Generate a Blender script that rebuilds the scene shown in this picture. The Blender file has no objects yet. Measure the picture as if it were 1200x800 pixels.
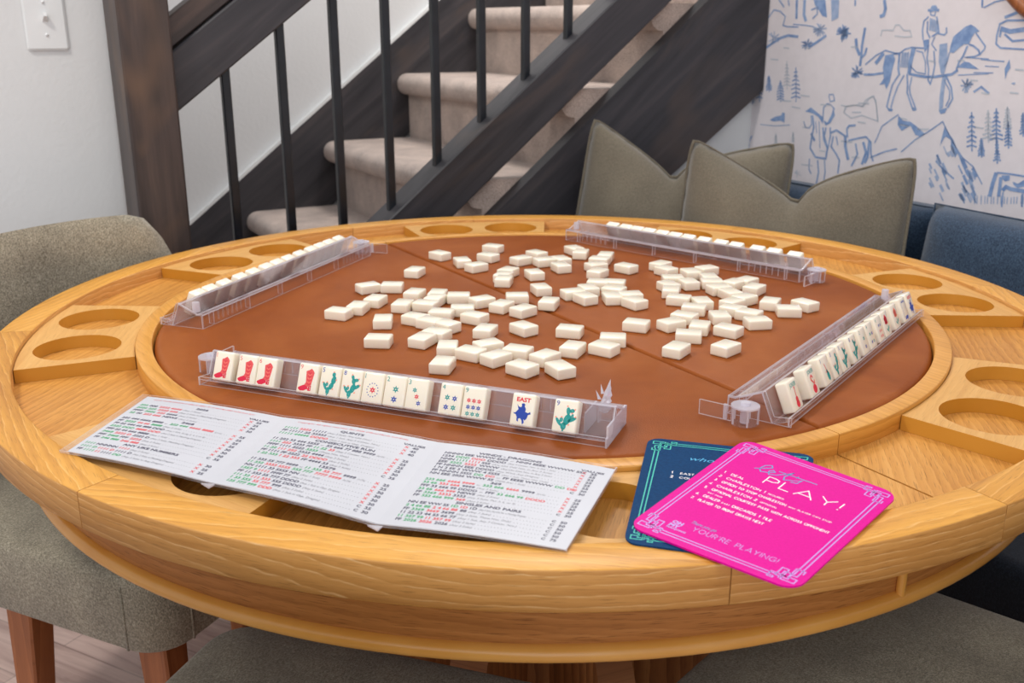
import bpy, bmesh, math, random
from math import sin, cos, pi, radians
from mathutils import Vector, Matrix, noise
from mathutils.geometry import tessellate_polygon

# ------------------------------------------------------------------ scene, camera, light
scene = bpy.context.scene
COL = scene.collection
scene.view_settings.view_transform = 'Standard'
scene.view_settings.look = 'None'
scene.view_settings.gamma = 1.0
scene.view_settings.use_curve_mapping = False
scene.view_settings.exposure = 0.0
try:
    scene.cycles.use_denoising = True
    scene.cycles.transparent_max_bounces = 32
    scene.cycles.max_bounces = 10
except Exception:
    pass

cam_data = bpy.data.cameras.new('camera')
cam_data.sensor_width = 36.0
cam_data.lens = 1168.8 / 1200 * 36.0
cam_data.clip_start = 0.05
cam_data.dof.use_dof = True
cam_data.dof.focus_distance = 1.12
cam_data.dof.aperture_fstop = 9.0
cam = bpy.data.objects.new('camera', cam_data)
COL.objects.link(cam)
cam.location = (-0.0409, -1.4327, 1.16)
cam.rotation_mode = 'XYZ'
cam.rotation_euler = (radians(90 - 17.598), 0, 0)
scene.camera = cam

def srgb(r, g, b):
    f = lambda c: (c / 12.92) if c <= 0.04045 else ((c + 0.055) / 1.055) ** 2.4
    return (f(r / 255), f(g / 255), f(b / 255), 1.0)

world = bpy.data.worlds.new('world')
scene.world = world
world.use_nodes = True
world.node_tree.nodes['Background'].inputs[0].default_value = (0.93, 0.95, 1.0, 1)
world.node_tree.nodes['Background'].inputs[1].default_value = 0.80

def area(name, loc, target, size, power, color=(1, 1, 1)):
    l = bpy.data.lights.new(name, 'AREA')
    l.shape = 'RECTANGLE'
    l.size, l.size_y = size
    l.energy = power
    l.color = color
    o = bpy.data.objects.new(name, l)
    COL.objects.link(o)
    o.location = loc
    o.rotation_euler = (Vector(target) - Vector(loc)).to_track_quat('-Z', 'Y').to_euler()
    return o
area('ceiling_lamp_key', (-1.25, -0.55, 2.65), (0, 0, 0.76), (0.30, 0.30), 19, (1.0, 0.95, 0.88))
area('overhead_fill', (0.9, -1.6, 2.7), (0.1, 0.3, 0.7), (0.6, 0.6), 8, (1.0, 0.97, 0.92))  # added fill from above, no fitting seen
area('front_fill', (-0.4, -3.4, 1.9), (0.2, 1.2, 0.8), (2.4, 1.6), 19, (0.95, 0.97, 1.0))  # added soft fill from behind the camera, no window known

area('stairwell_fill', (0.15, 1.35, 2.6), (0.0, 1.2, 0.5), (0.5, 0.5), 24, (1.0, 0.96, 0.92))  # added to brighten the dark stairwell, no lamp seen there

# ------------------------------------------------------------------ materials
def new_mat(name):
    m = bpy.data.materials.new(name)
    m.use_nodes = True
    nt = m.node_tree
    b = nt.nodes['Principled BSDF']
    return m, nt, b
def N(nt, t, **kw):
    n = nt.nodes.new(t)
    for k, v in kw.items():
        if k.startswith('i_'):
            n.inputs[k[2:].replace('_', ' ')].default_value = v
        else:
            setattr(n, k, v)
    return n
def ramp(nt, stops):
    r = nt.nodes.new('ShaderNodeValToRGB')
    e = r.color_ramp.elements
    while len(e) > 1: e.remove(e[-1])
    e[0].position, e[0].color = stops[0]
    for p, c in stops[1:]:
        x = e.new(p); x.color = c
    return r
def mapping(nt, out, scale, rot=(0, 0, 0)):
    m = nt.nodes.new('ShaderNodeMapping')
    m.inputs['Scale'].default_value = scale
    m.inputs['Rotation'].default_value = rot
    nt.links.new(out, m.inputs['Vector'])
    return m.outputs['Vector']
def noise_tex(nt, vec, scale, detail=3, rough=0.55, dist=0.0):
    n = nt.nodes.new('ShaderNodeTexNoise')
    n.inputs['Scale'].default_value = scale
    n.inputs['Detail'].default_value = detail
    n.inputs['Roughness'].default_value = rough
    n.inputs['Distortion'].default_value = dist
    nt.links.new(vec, n.inputs['Vector'])
    return n.outputs['Fac']
def mixc(nt, fac, a, b, mode='MIX'):
    m = nt.nodes.new('ShaderNodeMix')
    m.data_type = 'RGBA'; m.blend_type = mode
    for sock, v in ((m.inputs[0], fac), (m.inputs[6], a), (m.inputs[7], b)):
        if isinstance(v, (int, float)): sock.default_value = v
        elif isinstance(v, tuple): sock.default_value = v
        else: nt.links.new(v, sock)
    return m.outputs[2]
def bump(nt, b, h, strength, dist=0.001):
    n = nt.nodes.new('ShaderNodeBump')
    n.inputs['Strength'].default_value = strength
    n.inputs['Distance'].default_value = dist
    nt.links.new(h, n.inputs['Height'])
    nt.links.new(n.outputs['Normal'], b.inputs['Normal'])
def coords(nt, kind='Object'):
    return nt.nodes.new('ShaderNodeTexCoord').outputs[kind]

def oak(name, dark, mid, light, rough=0.42, ring=14.0, ringmix=0.45, pore=0.5, spec=0.4, bmp=0.35, streak=0.0):
    m, nt, b = new_mat(name)
    uv = coords(nt, 'UV')
    fine = noise_tex(nt, mapping(nt, uv, (5, 95, 1)), 1.0, 5, 0.6)
    broad = noise_tex(nt, mapping(nt, uv, (1.3, 9, 1)), 1.0, 3, 0.5, 0.6)
    w = nt.nodes.new('ShaderNodeTexWave')
    w.wave_type = 'BANDS'; w.bands_direction = 'Y'; w.wave_profile = 'SAW'
    w.inputs['Scale'].default_value = ring
    w.inputs['Distortion'].default_value = 2.4
    w.inputs['Detail'].default_value = 2.0
    w.inputs['Detail Scale'].default_value = 1.6
    wob = noise_tex(nt, mapping(nt, uv, (1.1, 3.0, 1)), 1.0, 2, 0.5)
    wv = nt.nodes.new('ShaderNodeVectorMath'); wv.operation = 'MULTIPLY_ADD'; wv.inputs[1].default_value = (0.0, 0.16, 0.0)
    nt.links.new(wob, wv.inputs[0]); nt.links.new(mapping(nt, uv, (0.55, 1.0, 1), (0, 0, 0.05)), wv.inputs[2])
    nt.links.new(wv.outputs[0], w.inputs['Vector'])
    c = ramp(nt, [(0.28, dark), (0.52, mid), (0.78, light)])
    a1 = nt.nodes.new('ShaderNodeMix'); a1.data_type = 'FLOAT'
    a1.inputs[0].default_value = ringmix
    nt.links.new(fine, a1.inputs[2]); nt.links.new(w.outputs['Fac'], a1.inputs[3])
    a2 = nt.nodes.new('ShaderNodeMix'); a2.data_type = 'FLOAT'
    a2.inputs[0].default_value = 0.45
    nt.links.new(a1.outputs[0], a2.inputs[2]); nt.links.new(broad, a2.inputs[3])
    nt.links.new(a2.outputs[0], c.inputs[0])
    pores = noise_tex(nt, mapping(nt, uv, (38, 900, 1)), 1.0, 2, 0.5)
    pr = ramp(nt, [(0.30, (1, 1, 1, 1)), (0.42, (0, 0, 0, 1))])
    nt.links.new(pores, pr.inputs[0])
    pm = nt.nodes.new('ShaderNodeMath'); pm.operation = 'MULTIPLY'
    pm.inputs[1].default_value = pore
    nt.links.new(pr.outputs[0], pm.inputs[0])
    col = mixc(nt, pm.outputs[0], c.outputs[0], tuple(x * 0.55 for x in dark[:3]) + (1,))
    if streak > 0:
        sr = ramp(nt, [(0.84, (0, 0, 0, 1)), (0.94, (1, 1, 1, 1)), (1.0, (0, 0, 0, 1))])
        nt.links.new(w.outputs['Fac'], sr.inputs[0])
        brk = noise_tex(nt, mapping(nt, uv, (25, 260, 1)), 1.0, 3, 0.7)
        br = ramp(nt, [(0.42, (0, 0, 0, 1)), (0.58, (1, 1, 1, 1))])
        nt.links.new(brk, br.inputs[0])
        s1 = nt.nodes.new('ShaderNodeMath'); s1.operation = 'MULTIPLY'
        nt.links.new(sr.outputs[0], s1.inputs[0]); nt.links.new(br.outputs[0], s1.inputs[1])
        s2 = nt.nodes.new('ShaderNodeMath'); s2.operation = 'MULTIPLY'; s2.inputs[1].default_value = streak
        nt.links.new(s1.outputs[0], s2.inputs[0])
        col = mixc(nt, s2.outputs[0], col, srgb(250, 214, 160))
    nt.links.new(col, b.inputs['Base Color'])
    b.inputs['Roughness'].default_value = rough
    b.inputs['Specular IOR Level'].default_value = spec
    bump(nt, b, fine, bmp, 0.0005)
    return m

M = {}
M['rim'] = oak('oak_rim', srgb(178, 116, 38), srgb(218, 156, 64), srgb(238, 182, 92), 0.40, 26, 0.22, 0.5, 0.4, 0.35, 0.28)
M['rim_side'] = oak('oak_rim_edge', srgb(174, 116, 54), srgb(208, 150, 82), srgb(228, 174, 106), 0.45, 30, 0.26, 0.5, 0.3, 0.4, 0.5)
M['rail'] = oak('oak_rail', srgb(185, 124, 44), srgb(216, 154, 70), srgb(232, 176, 94), 0.38, 30, 0.2, 0.35, 0.4, 0.3)
M['well'] = oak('oak_well', srgb(172, 112, 44), srgb(206, 146, 70), srgb(226, 170, 94), 0.45, 36, 0.25, 0.7, 0.3, 0.35)
M['block'] = oak('oak_block', srgb(196, 142, 74), srgb(214, 163, 94), srgb(226, 180, 112), 0.5, 36, 0.15, 0.35, 0.3, 0.3)
M['apron'] = oak('oak_apron', srgb(142, 86, 38), srgb(180, 118, 60), srgb(208, 150, 88), 0.5, 34, 0.2, 0.8, 0.3, 0.5)
M['pedestal'] = oak('walnut_pedestal', srgb(120, 74, 42), srgb(168, 110, 64), srgb(210, 150, 90), 0.45, 12, 0.4, 0.5, 0.4, 0.3)
M['chair_leg'] = oak('chair_leg_wood', srgb(126, 70, 38), srgb(160, 96, 56), srgb(184, 118, 74), 0.35, 12, 0.3, 0.3, 0.5, 0.2)

def simple(name, c1, c2, scale, rough=0.5, bmp=0.0, bscale=None, spec=0.5, detail=3, dist=0.001, sheen=0, kind='Object', mapscale=(1, 1, 1)):
    m, nt, b = new_mat(name)
    v = mapping(nt, coords(nt, kind), mapscale)
    n = noise_tex(nt, v, scale, detail)
    r = ramp(nt, [(0.35, c1), (0.65, c2)])
    nt.links.new(n, r.inputs[0]); nt.links.new(r.outputs[0], b.inputs['Base Color'])
    b.inputs['Roughness'].default_value = rough
    b.inputs['Specular IOR Level'].default_value = spec
    if sheen: b.inputs['Sheen Weight'].default_value = sheen
    if bmp: bump(nt, b, noise_tex(nt, v, bscale or scale, 4), bmp, dist)
    return m
M['lacquer'] = simple('amber_lacquered_edge', srgb(190, 130, 40), srgb(204, 146, 56), 6, 0.38, 0, None, 0.45)
M['bead'] = simple('amber_bead', srgb(214, 150, 66), srgb(224, 164, 82), 9, 0.25, 0, None, 0.5)
M['wall'] = simple('painted_plaster', srgb(214, 215, 215), srgb(219, 220, 220), 3, 0.75, 0.35, 95, 0.25, 3, 0.002)
M['trimwhite'] = simple('white_trim_paint', srgb(222, 224, 224), srgb(228, 229, 229), 5, 0.45)
M['black_metal'] = simple('black_powder_coat', srgb(14, 17, 22), srgb(22, 26, 33), 30, 0.3, 0.1, 200)
M['ivory'] = simple('ivory_tile', srgb(240, 230, 210), srgb(243, 234, 216), 30, 0.22, 0, None, 0.5)
mm = M['ivory'].node_tree.nodes['Principled BSDF']
mm.inputs['Subsurface Weight'].default_value = 0.18
mm.inputs['Subsurface Radius'].default_value = (0.006, 0.004, 0.002)
mm.inputs['Subsurface Scale'].default_value = 0.6
mm.inputs['Coat Weight'].default_value = 0.3
mm.inputs['Coat Roughness'].default_value = 0.12

def ink(name, c, var=6, rough=0.45):
    c2 = tuple(min(255, x + var) for x in c)
    return simple(name, srgb(*c), srgb(*c2), 120, rough)
M['red'] = ink('red_ink', (222, 36, 58)); M['coral'] = ink('coral_ink', (226, 84, 84))
M['crimson'] = ink('crimson_ink', (214, 18, 60)); M['teal'] = ink('teal_ink', (10, 146, 140))
M['navyink'] = ink('cobalt_ink', (24, 62, 160)); M['peach'] = ink('peach_ink', (244, 134, 110))
M['print_grey'] = ink('grey_print', (128, 128, 136)); M['print_dark'] = ink('dark_print', (72, 72, 92))
M['print_red'] = ink('red_print', (218, 74, 78)); M['print_green'] = ink('green_print', (48, 158, 98))
M['paper'] = simple('laminated_paper', srgb(196, 197, 203), srgb(201, 202, 208), 8, 0.35, 0, None, 0.35)
M['magenta'] = simple('magenta_card', srgb(216, 0, 142), srgb(222, 4, 148), 500, 0.40, 0.05, 900, 0.10)
M['bluecard'] = simple('deep_blue_card', srgb(0, 52, 94), srgb(2, 60, 104), 400, 0.45, 0.05, 900, 0.06)
M['lav'] = ink('lavender_ink', (190, 150, 222)); M['white_ink'] = ink('white_ink', (246, 240, 240), 4)
M['cyan_ink'] = ink('turquoise_ink', (58, 160, 206)); M['aqua_ink'] = ink('aqua_ink', (30, 176, 158))

# leather
m, nt, b = new_mat('tan_leather')
v = coords(nt)
n1 = noise_tex(nt, v, 3.2, 4, 0.6, 0.8)
r = ramp(nt, [(0.3, srgb(126, 60, 14)), (0.5, srgb(143, 74, 24)), (0.72, srgb(160, 91, 40))])
nt.links.new(n1, r.inputs[0])
n2 = noise_tex(nt, v, 60, 5, 0.6)
nt.links.new(mixc(nt, 0.12, r.outputs[0], n2, 'OVERLAY'), b.inputs['Base Color'])
b.inputs['Roughness'].default_value = 0.46
b.inputs['Specular IOR Level'].default_value = 0.13
vo = nt.nodes.new('ShaderNodeTexVoronoi'); vo.inputs['Scale'].default_value = 620
nt.links.new(v, vo.inputs['Vector'])
mx = nt.nodes.new('ShaderNodeMath'); mx.operation = 'ADD'
nt.links.new(vo.outputs['Distance'], mx.inputs[0]); nt.links.new(noise_tex(nt, v, 26, 4), mx.inputs[1])
bump(nt, b, mx.outputs[0], 0.16, 0.001)
M['leather'] = m

# woven upholstery
def weave(name, c1, c2, c3, fs=420, rough=0.9, bmp=0.6, blotch=9, dist=0.002, stretch=(1, 1, 1)):
    m, nt, b = new_mat(name)
    v = coords(nt)
    a = noise_tex(nt, mapping(nt, v, (stretch[0] * 1.0, stretch[1] * 2.6, 1)), fs, 2, 0.6)
    c = noise_tex(nt, mapping(nt, v, (2.6, 1.0, 1.3)), fs * 0.8, 2, 0.6)
    ad = nt.nodes.new('ShaderNodeMath'); ad.operation = 'MULTIPLY'
    nt.links.new(a, ad.inputs[0]); nt.links.new(c, ad.inputs[1])
    r = ramp(nt, [(0.12, c1), (0.26, c2), (0.42, c3)])
    nt.links.new(ad.outputs[0], r.inputs[0])
    bl = noise_tex(nt, v, blotch, 3, 0.6)
    br = ramp(nt, [(0.3, (0.66, 0.66, 0.66, 1)), (0.7, (1.15, 1.15, 1.12, 1))])
    nt.links.new(bl, br.inputs[0])
    nt.links.new(mixc(nt, 0.8, r.outputs[0], br.outputs[0], 'MULTIPLY'), b.inputs['Base Color'])
    b.inputs['Roughness'].default_value = rough
    b.inputs['Specular IOR Level'].default_value = 0.15
    b.inputs['Sheen Weight'].default_value = 0.25
    bump(nt, b, ad.outputs[0], bmp, dist)
    return m
M['chair_fabric'] = weave('greige_chenille', srgb(112, 105, 90), srgb(154, 146, 128), srgb(186, 178, 160), 330)
M['pillow'] = weave('olive_linen', srgb(104, 97, 84), srgb(118, 110, 96), srgb(130, 122, 107), 300, 0.9, 0.3, 3)
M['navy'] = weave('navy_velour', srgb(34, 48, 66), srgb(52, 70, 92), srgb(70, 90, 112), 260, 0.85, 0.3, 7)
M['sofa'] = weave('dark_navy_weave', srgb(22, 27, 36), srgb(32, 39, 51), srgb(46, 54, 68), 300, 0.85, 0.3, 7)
M['carpet'] = weave('beige_carpet', srgb(150, 132, 122), srgb(192, 174, 164), srgb(214, 198, 190), 330, 0.95, 0.7, 12)

# dark stained timber of the stairs (grain along the local x of each board via UV)
def stained(name, c1, c2, c3, warm):
    m, nt, b = new_mat(name)
    uv = coords(nt, 'UV')
    n1 = noise_tex(nt, mapping(nt, uv, (1.6, 22, 1)), 1.0, 5, 0.65, 0.4)
    n2 = noise_tex(nt, mapping(nt, uv, (2.0, 5, 1)), 1.0, 3, 0.6, 0.9)
    r = ramp(nt, [(0.32, c1), (0.55, c2), (0.75, c3)])
    nt.links.new(n1, r.inputs[0])
    wr = ramp(nt, [(0.56, (0, 0, 0, 1)), (0.72, (1, 1, 1, 1))])
    nt.links.new(n2, wr.inputs[0])
    nt.links.new(mixc(nt, wr.outputs[0], r.outputs[0], warm), b.inputs['Base Color'])
    b.inputs['Roughness'].default_value = 0.48
    bump(nt, b, n1, 0.25, 0.001)
    return m
M['stain'] = stained('charcoal_stained_timber', srgb(38, 38, 42), srgb(56, 54, 58), srgb(78, 72, 72), srgb(78, 66, 60))
M['stain_warm'] = stained('brown_stained_timber', srgb(44, 36, 34), srgb(70, 58, 54), srgb(96, 78, 68), srgb(104, 80, 62))

# floor planks
m, nt, b = new_mat('plank_floor')
v = mapping(nt, coords(nt), (1, 1, 1), (0, 0, radians(28)))
br = nt.nodes.new('ShaderNodeTexBrick')
br.inputs['Scale'].default_value = 1.0
br.inputs['Brick Width'].default_value = 0.62; br.inputs['Row Height'].default_value = 0.105
br.inputs['Mortar Size'].default_value = 0.0016
br.inputs['Color1'].default_value = srgb(164, 134, 124); br.inputs['Color2'].default_value = srgb(210, 184, 174)
br.inputs['Mortar'].default_value = srgb(84, 66, 60)
nt.links.new(v, br.inputs['Vector'])
g = noise_tex(nt, mapping(nt, v, (3, 30, 1)), 1.0, 5, 0.65, 0.6)
gr = ramp(nt, [(0.3, srgb(132, 102, 94)), (0.5, srgb(196, 168, 158)), (0.72, srgb(232, 208, 196))])
nt.links.new(g, gr.inputs[0])
nt.links.new(mixc(nt, 0.6, br.outputs['Color'], gr.outputs[0]), b.inputs['Base Color'])
b.inputs['Roughness'].default_value = 0.4
bump(nt, b, br.outputs['Fac'], -0.3, 0.001)
M['floor'] = m

# wallpaper ground + inks
M['wp_base'] = simple('wallpaper_ground', srgb(226, 219, 222), srgb(230, 223, 226), 40, 0.8, 0.15, 400)
M['wp0'] = simple('wallpaper_blue', srgb(116, 144, 190), srgb(146, 170, 208), 60, 0.8)
M['wp1'] = simple('wallpaper_mid_blue', srgb(142, 164, 200), srgb(168, 184, 212), 60, 0.8)
M['wp2'] = simple('wallpaper_pale_blue', srgb(186, 194, 206), srgb(198, 202, 210), 60, 0.8)

# clear acrylic: clear body, edges whitened to imitate caught light
def acrylic(name, tint, gloss, haze):
    m, nt, b = new_mat(name)
    nt.nodes.remove(b)
    out = nt.nodes['Material Output']
    tr = nt.nodes.new('ShaderNodeBsdfTransparent')
    nz = noise_tex(nt, coords(nt), 60, 2)
    tc = ramp(nt, [(0.3, tint), (0.7, tuple(min(1, x * 1.03) for x in tint[:3]) + (1,))])
    nt.links.new(nz, tc.inputs[0]); nt.links.new(tc.outputs[0], tr.inputs[0])
    gl = nt.nodes.new('ShaderNodeBsdfGlossy'); gl.inputs['Roughness'].default_value = 0.06
    gl.inputs['Color'].default_value = (0.97, 0.97, 1, 1)
    lw = nt.nodes.new('ShaderNodeLayerWeight'); lw.inputs['Blend'].default_value = 0.5
    pw = nt.nodes.new('ShaderNodeMath'); pw.operation = 'POWER'; pw.inputs[1].default_value = 5.0
    nt.links.new(lw.outputs['Facing'], pw.inputs[0])
    ad = nt.nodes.new('ShaderNodeMath'); ad.operation = 'MULTIPLY_ADD'; ad.inputs[1].default_value = 0.8; ad.inputs[2].default_value = gloss; ad.use_clamp = True
    nt.links.new(pw.outputs[0], ad.inputs[0])
    mx = nt.nodes.new('ShaderNodeMixShader')
    nt.links.new(ad.outputs[0], mx.inputs[0]); nt.links.new(tr.outputs[0], mx.inputs[1]); nt.links.new(gl.outputs[0], mx.inputs[2])
    df = nt.nodes.new('ShaderNodeBsdfTranslucent'); df.inputs['Color'].default_value = srgb(238, 236, 242)
    d2 = nt.nodes.new('ShaderNodeBsdfDiffuse'); d2.inputs['Color'].default_value = srgb(238, 236, 242)
    mdf = nt.nodes.new('ShaderNodeMixShader'); mdf.inputs[0].default_value = 0.5
    nt.links.new(df.outputs[0], mdf.inputs[1]); nt.links.new(d2.outputs[0], mdf.inputs[2])
    m2 = nt.nodes.new('ShaderNodeMixShader'); m2.inputs[0].default_value = haze
    nt.links.new(mx.outputs[0], m2.inputs[1]); nt.links.new(mdf.outputs[0], m2.inputs[2])
    nt.links.new(m2.outputs[0], out.inputs['Surface'])
    return m
M['acr'] = acrylic('clear_acrylic', (0.955, 0.95, 0.96, 1), 0.035, 0.03)
M['acr_dim'] = acrylic('dimmed_acrylic_panel', (0.80, 0.76, 0.76, 1), 0.08, 0.09)  # tint and haze stand in for reflections inside the leaning panel
M['acr_edge'] = acrylic('whitened_acrylic_edge', (0.95, 0.94, 0.98, 1), 0.22, 0.55)  # milky white mix paints the bright edge lines
M['sleeve'] = acrylic('clear_vinyl_sleeve', (0.985, 0.98, 0.985, 1), 0.02, 0.05)
m, nt, b = new_mat('mirror_glass')
b.inputs['Metallic'].default_value = 1.0; b.inputs['Roughness'].default_value = 0.03
nzc = ramp(nt, [(0, (0.85, 0.86, 0.88, 1)), (1, (0.88, 0.89, 0.9, 1))])
nt.links.new(noise_tex(nt, coords(nt), 3), nzc.inputs[0]); nt.links.new(nzc.outputs[0], b.inputs['Base Color'])
M['mirror'] = m

# ------------------------------------------------------------------ helpers
def tag(o, label=None, cat=None, group=None, kind=None):
    if label: o['label'] = label
    if cat: o['category'] = cat
    if group: o['group'] = group
    if kind: o['kind'] = kind
    return o
def empty(name, loc=(0, 0, 0), rz=0.0):
    o = bpy.data.objects.new(name, None)
    o.empty_display_size = 0.05
    COL.objects.link(o)
    o.location = loc; o.rotation_euler = (0, 0, rz)
    return o
def finish(name, bm, mats, parent=None, smooth=False, keep_n=False):
    if not keep_n:
        bmesh.ops.recalc_face_normals(bm, faces=bm.faces[:])
    me = bpy.data.meshes.new(name)
    bm.to_mesh(me); bm.free()
    if not isinstance(mats, (list, tuple)): mats = [mats]
    for mt in mats: me.materials.append(mt)
    if smooth:
        me.polygons.foreach_set('use_smooth', [True] * len(me.polygons))
    o = bpy.data.objects.new(name, me)
    COL.objects.link(o)
    if parent is not None: o.parent = parent
    return o
def smooth_by_angle(o, deg=35):
    me = o.data
    me.polygons.foreach_set('use_smooth', [True] * len(me.polygons))
    bm = bmesh.new(); bm.from_mesh(me)
    for e in bm.edges:
        if len(e.link_faces) == 2 and e.calc_face_angle(0) > radians(deg): e.smooth = False
    bm.to_mesh(me); bm.free()
def box(bm, x0, x1, y0, y1, z0, z1, mat=0):
    vs = [bm.verts.new((x, y, z)) for z in (z0, z1) for y in (y0, y1) for x in (x0, x1)]
    for f in ((0, 2, 3, 1), (4, 5, 7, 6), (0, 1, 5, 4), (2, 6, 7, 3), (0, 4, 6, 2), (1, 3, 7, 5)):
        fc = bm.faces.new([vs[i] for i in f]); fc.material_index = mat
    return vs
def rbox(x0, x1, y0, y1, z0, z1, r, seg=3):
    bm = bmesh.new(); box(bm, x0, x1, y0, y1, z0, z1)
    bmesh.ops.bevel(bm, geom=bm.edges[:] + bm.verts[:], offset=r, segments=seg, affect='EDGES', profile=0.5)
    return bm
def hexa(bm, pts, mat=0):
    vs = [bm.verts.new(p) for p in pts]   # 4 bottom then 4 top
    for f in ((3, 2, 1, 0), (4, 5, 6, 7), (0, 1, 5, 4), (1, 2, 6, 5), (2, 3, 7, 6), (3, 0, 4, 7)):
        fc = bm.faces.new([vs[i] for i in f]); fc.material_index = mat
    return vs
def cyl(bm, c, r0, r1, z0, z1, n=20, mat=0):
    a = [bm.verts.new((c[0] + r0 * cos(2 * pi * i / n), c[1] + r0 * sin(2 * pi * i / n), z0)) for i in range(n)]
    b_ = [bm.verts.new((c[0] + r1 * cos(2 * pi * i / n), c[1] + r1 * sin(2 * pi * i / n), z1)) for i in range(n)]
    for i in range(n):
        f = bm.faces.new((a[i], a[(i + 1) % n], b_[(i + 1) % n], b_[i])); f.material_index = mat
    bm.faces.new(a[::-1]).material_index = mat; bm.faces.new(b_).material_index = mat
def uv_all(bm, fn):
    bm.normal_update()
    lay = bm.loops.layers.uv.verify()
    for f in bm.faces:
        for l in f.loops:
            l[lay].uv = fn(l.vert.co, f.normal)
def ribbon(bm, pts, w, z=None, mat=0, mapf=None, closed=False):
    """flat stroke of width w along 2-D points; mapf turns (x, y) into a 3-D point"""
    n = len(pts)
    if n < 2: return
    L, R = [], []
    for i in range(n):
        if closed:
            a, b_ = Vector(pts[i - 1]), Vector(pts[(i + 1) % n])
            d1 = (Vector(pts[i]) - a).normalized(); d2 = (b_ - Vector(pts[i])).normalized()
        else:
            d1 = (Vector(pts[i]) - Vector(pts[max(i - 1, 0)])); d2 = (Vector(pts[min(i + 1, n - 1)]) - Vector(pts[i]))
            if i == 0: d1 = d2
            if i == n - 1: d2 = d1
            d1 = d1.normalized(); d2 = d2.normalized()
        d = (d1 + d2)
        d = d.normalized() if d.length > 1e-6 else d1
        k = 1 / max(0.45, d.dot(d1))
        nn = Vector((-d.y, d.x)) * w * 0.5 * k
        p = Vector(pts[i]); L.append(p + nn); R.append(p - nn)
    g = mapf or (lambda q: (q[0], q[1], z))
    lv = [bm.verts.new(g(q)) for q in L]; rv = [bm.verts.new(g(q)) for q in R]
    rng = range(n) if closed else range(n - 1)
    for i in rng:
        j = (i + 1) % n
        try:
            f = bm.faces.new((rv[i], rv[j], lv[j], lv[i])); f.material_index = mat
        except ValueError: pass
def poly(bm, pts, mat=0, mapf=None, z=0):
    g = mapf or (lambda q: (q[0], q[1], z))
    P = [Vector((q[0], q[1], 0)) for q in pts]
    area2 = sum(P[i].x * P[(i + 1) % len(P)].y - P[(i + 1) % len(P)].x * P[i].y for i in range(len(P)))
    if area2 < 0: P = P[::-1]
    vs = [bm.verts.new(g((q.x, q.y))) for q in P]
    for t in tessellate_polygon([P]):
        a, b_, c = t
        if (P[b_] - P[a]).cross(P[c] - P[a]).z < 0: b_, c = c, b_
        try: bm.faces.new((vs[a], vs[b_], vs[c])).material_index = mat
        except ValueError: pass
def ell(cx, cy, rx, ry, rot=0, n=14):
    c, s = cos(rot), sin(rot)
    return [(cx + rx * cos(a) * c - ry * sin(a) * s, cy + rx * cos(a) * s + ry * sin(a) * c) for a in [2 * pi * i / n for i in range(n)]]
_tc = {}
def text_mesh(s, shear=0.0, bold=0.0, space=1.0):
    """letters of the built-in font as (verts, faces, x0, x1), cap height about 0.7"""
    key = (s, shear, bold, space)
    if key in _tc: return _tc[key]
    cu = bpy.data.curves.new('t', 'FONT')
    cu.body = s; cu.size = 1.0; cu.shear = shear; cu.offset = bold; cu.resolution_u = 2
    cu.space_character = space; cu.fill_mode = 'FRONT'
    ob = bpy.data.objects.new('t', cu)
    me = bpy.data.meshes.new_from_object(ob)
    vs = [(v.co.x, v.co.y) for v in me.vertices]; fs = [tuple(p.vertices) for p in me.polygons]
    bpy.data.objects.remove(ob); bpy.data.curves.remove(cu); bpy.data.meshes.remove(me)
    xs = [v[0] for v in vs] or [0]
    _tc[key] = (vs, fs, min(xs), max(xs))
    return _tc[key]
def put_text(bm, s, x, y, h, mapf, mat=0, shear=0.0, bold=0.0, align='L', width=None, wide=1.0, space=1.0):
    """baseline at y, cap height h; returns the right end"""
    vs, fs, a, b_ = text_mesh(s, shear, bold, space)
    k = h / 0.7; kx = k * wide
    if width: kx = width / max(1e-6, (b_ - a))
    ox = x - a * kx
    if align == 'C': ox = x - (a + b_) * 0.5 * kx
    if align == 'R': ox = x - b_ * kx
    nv = [bm.verts.new(mapf((ox + vx * kx, y + vy * k))) for vx, vy in vs]
    for f in fs:
        try: bm.faces.new([nv[i] for i in f]).material_index = mat
        except ValueError: pass
    return ox + b_ * kx
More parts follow.
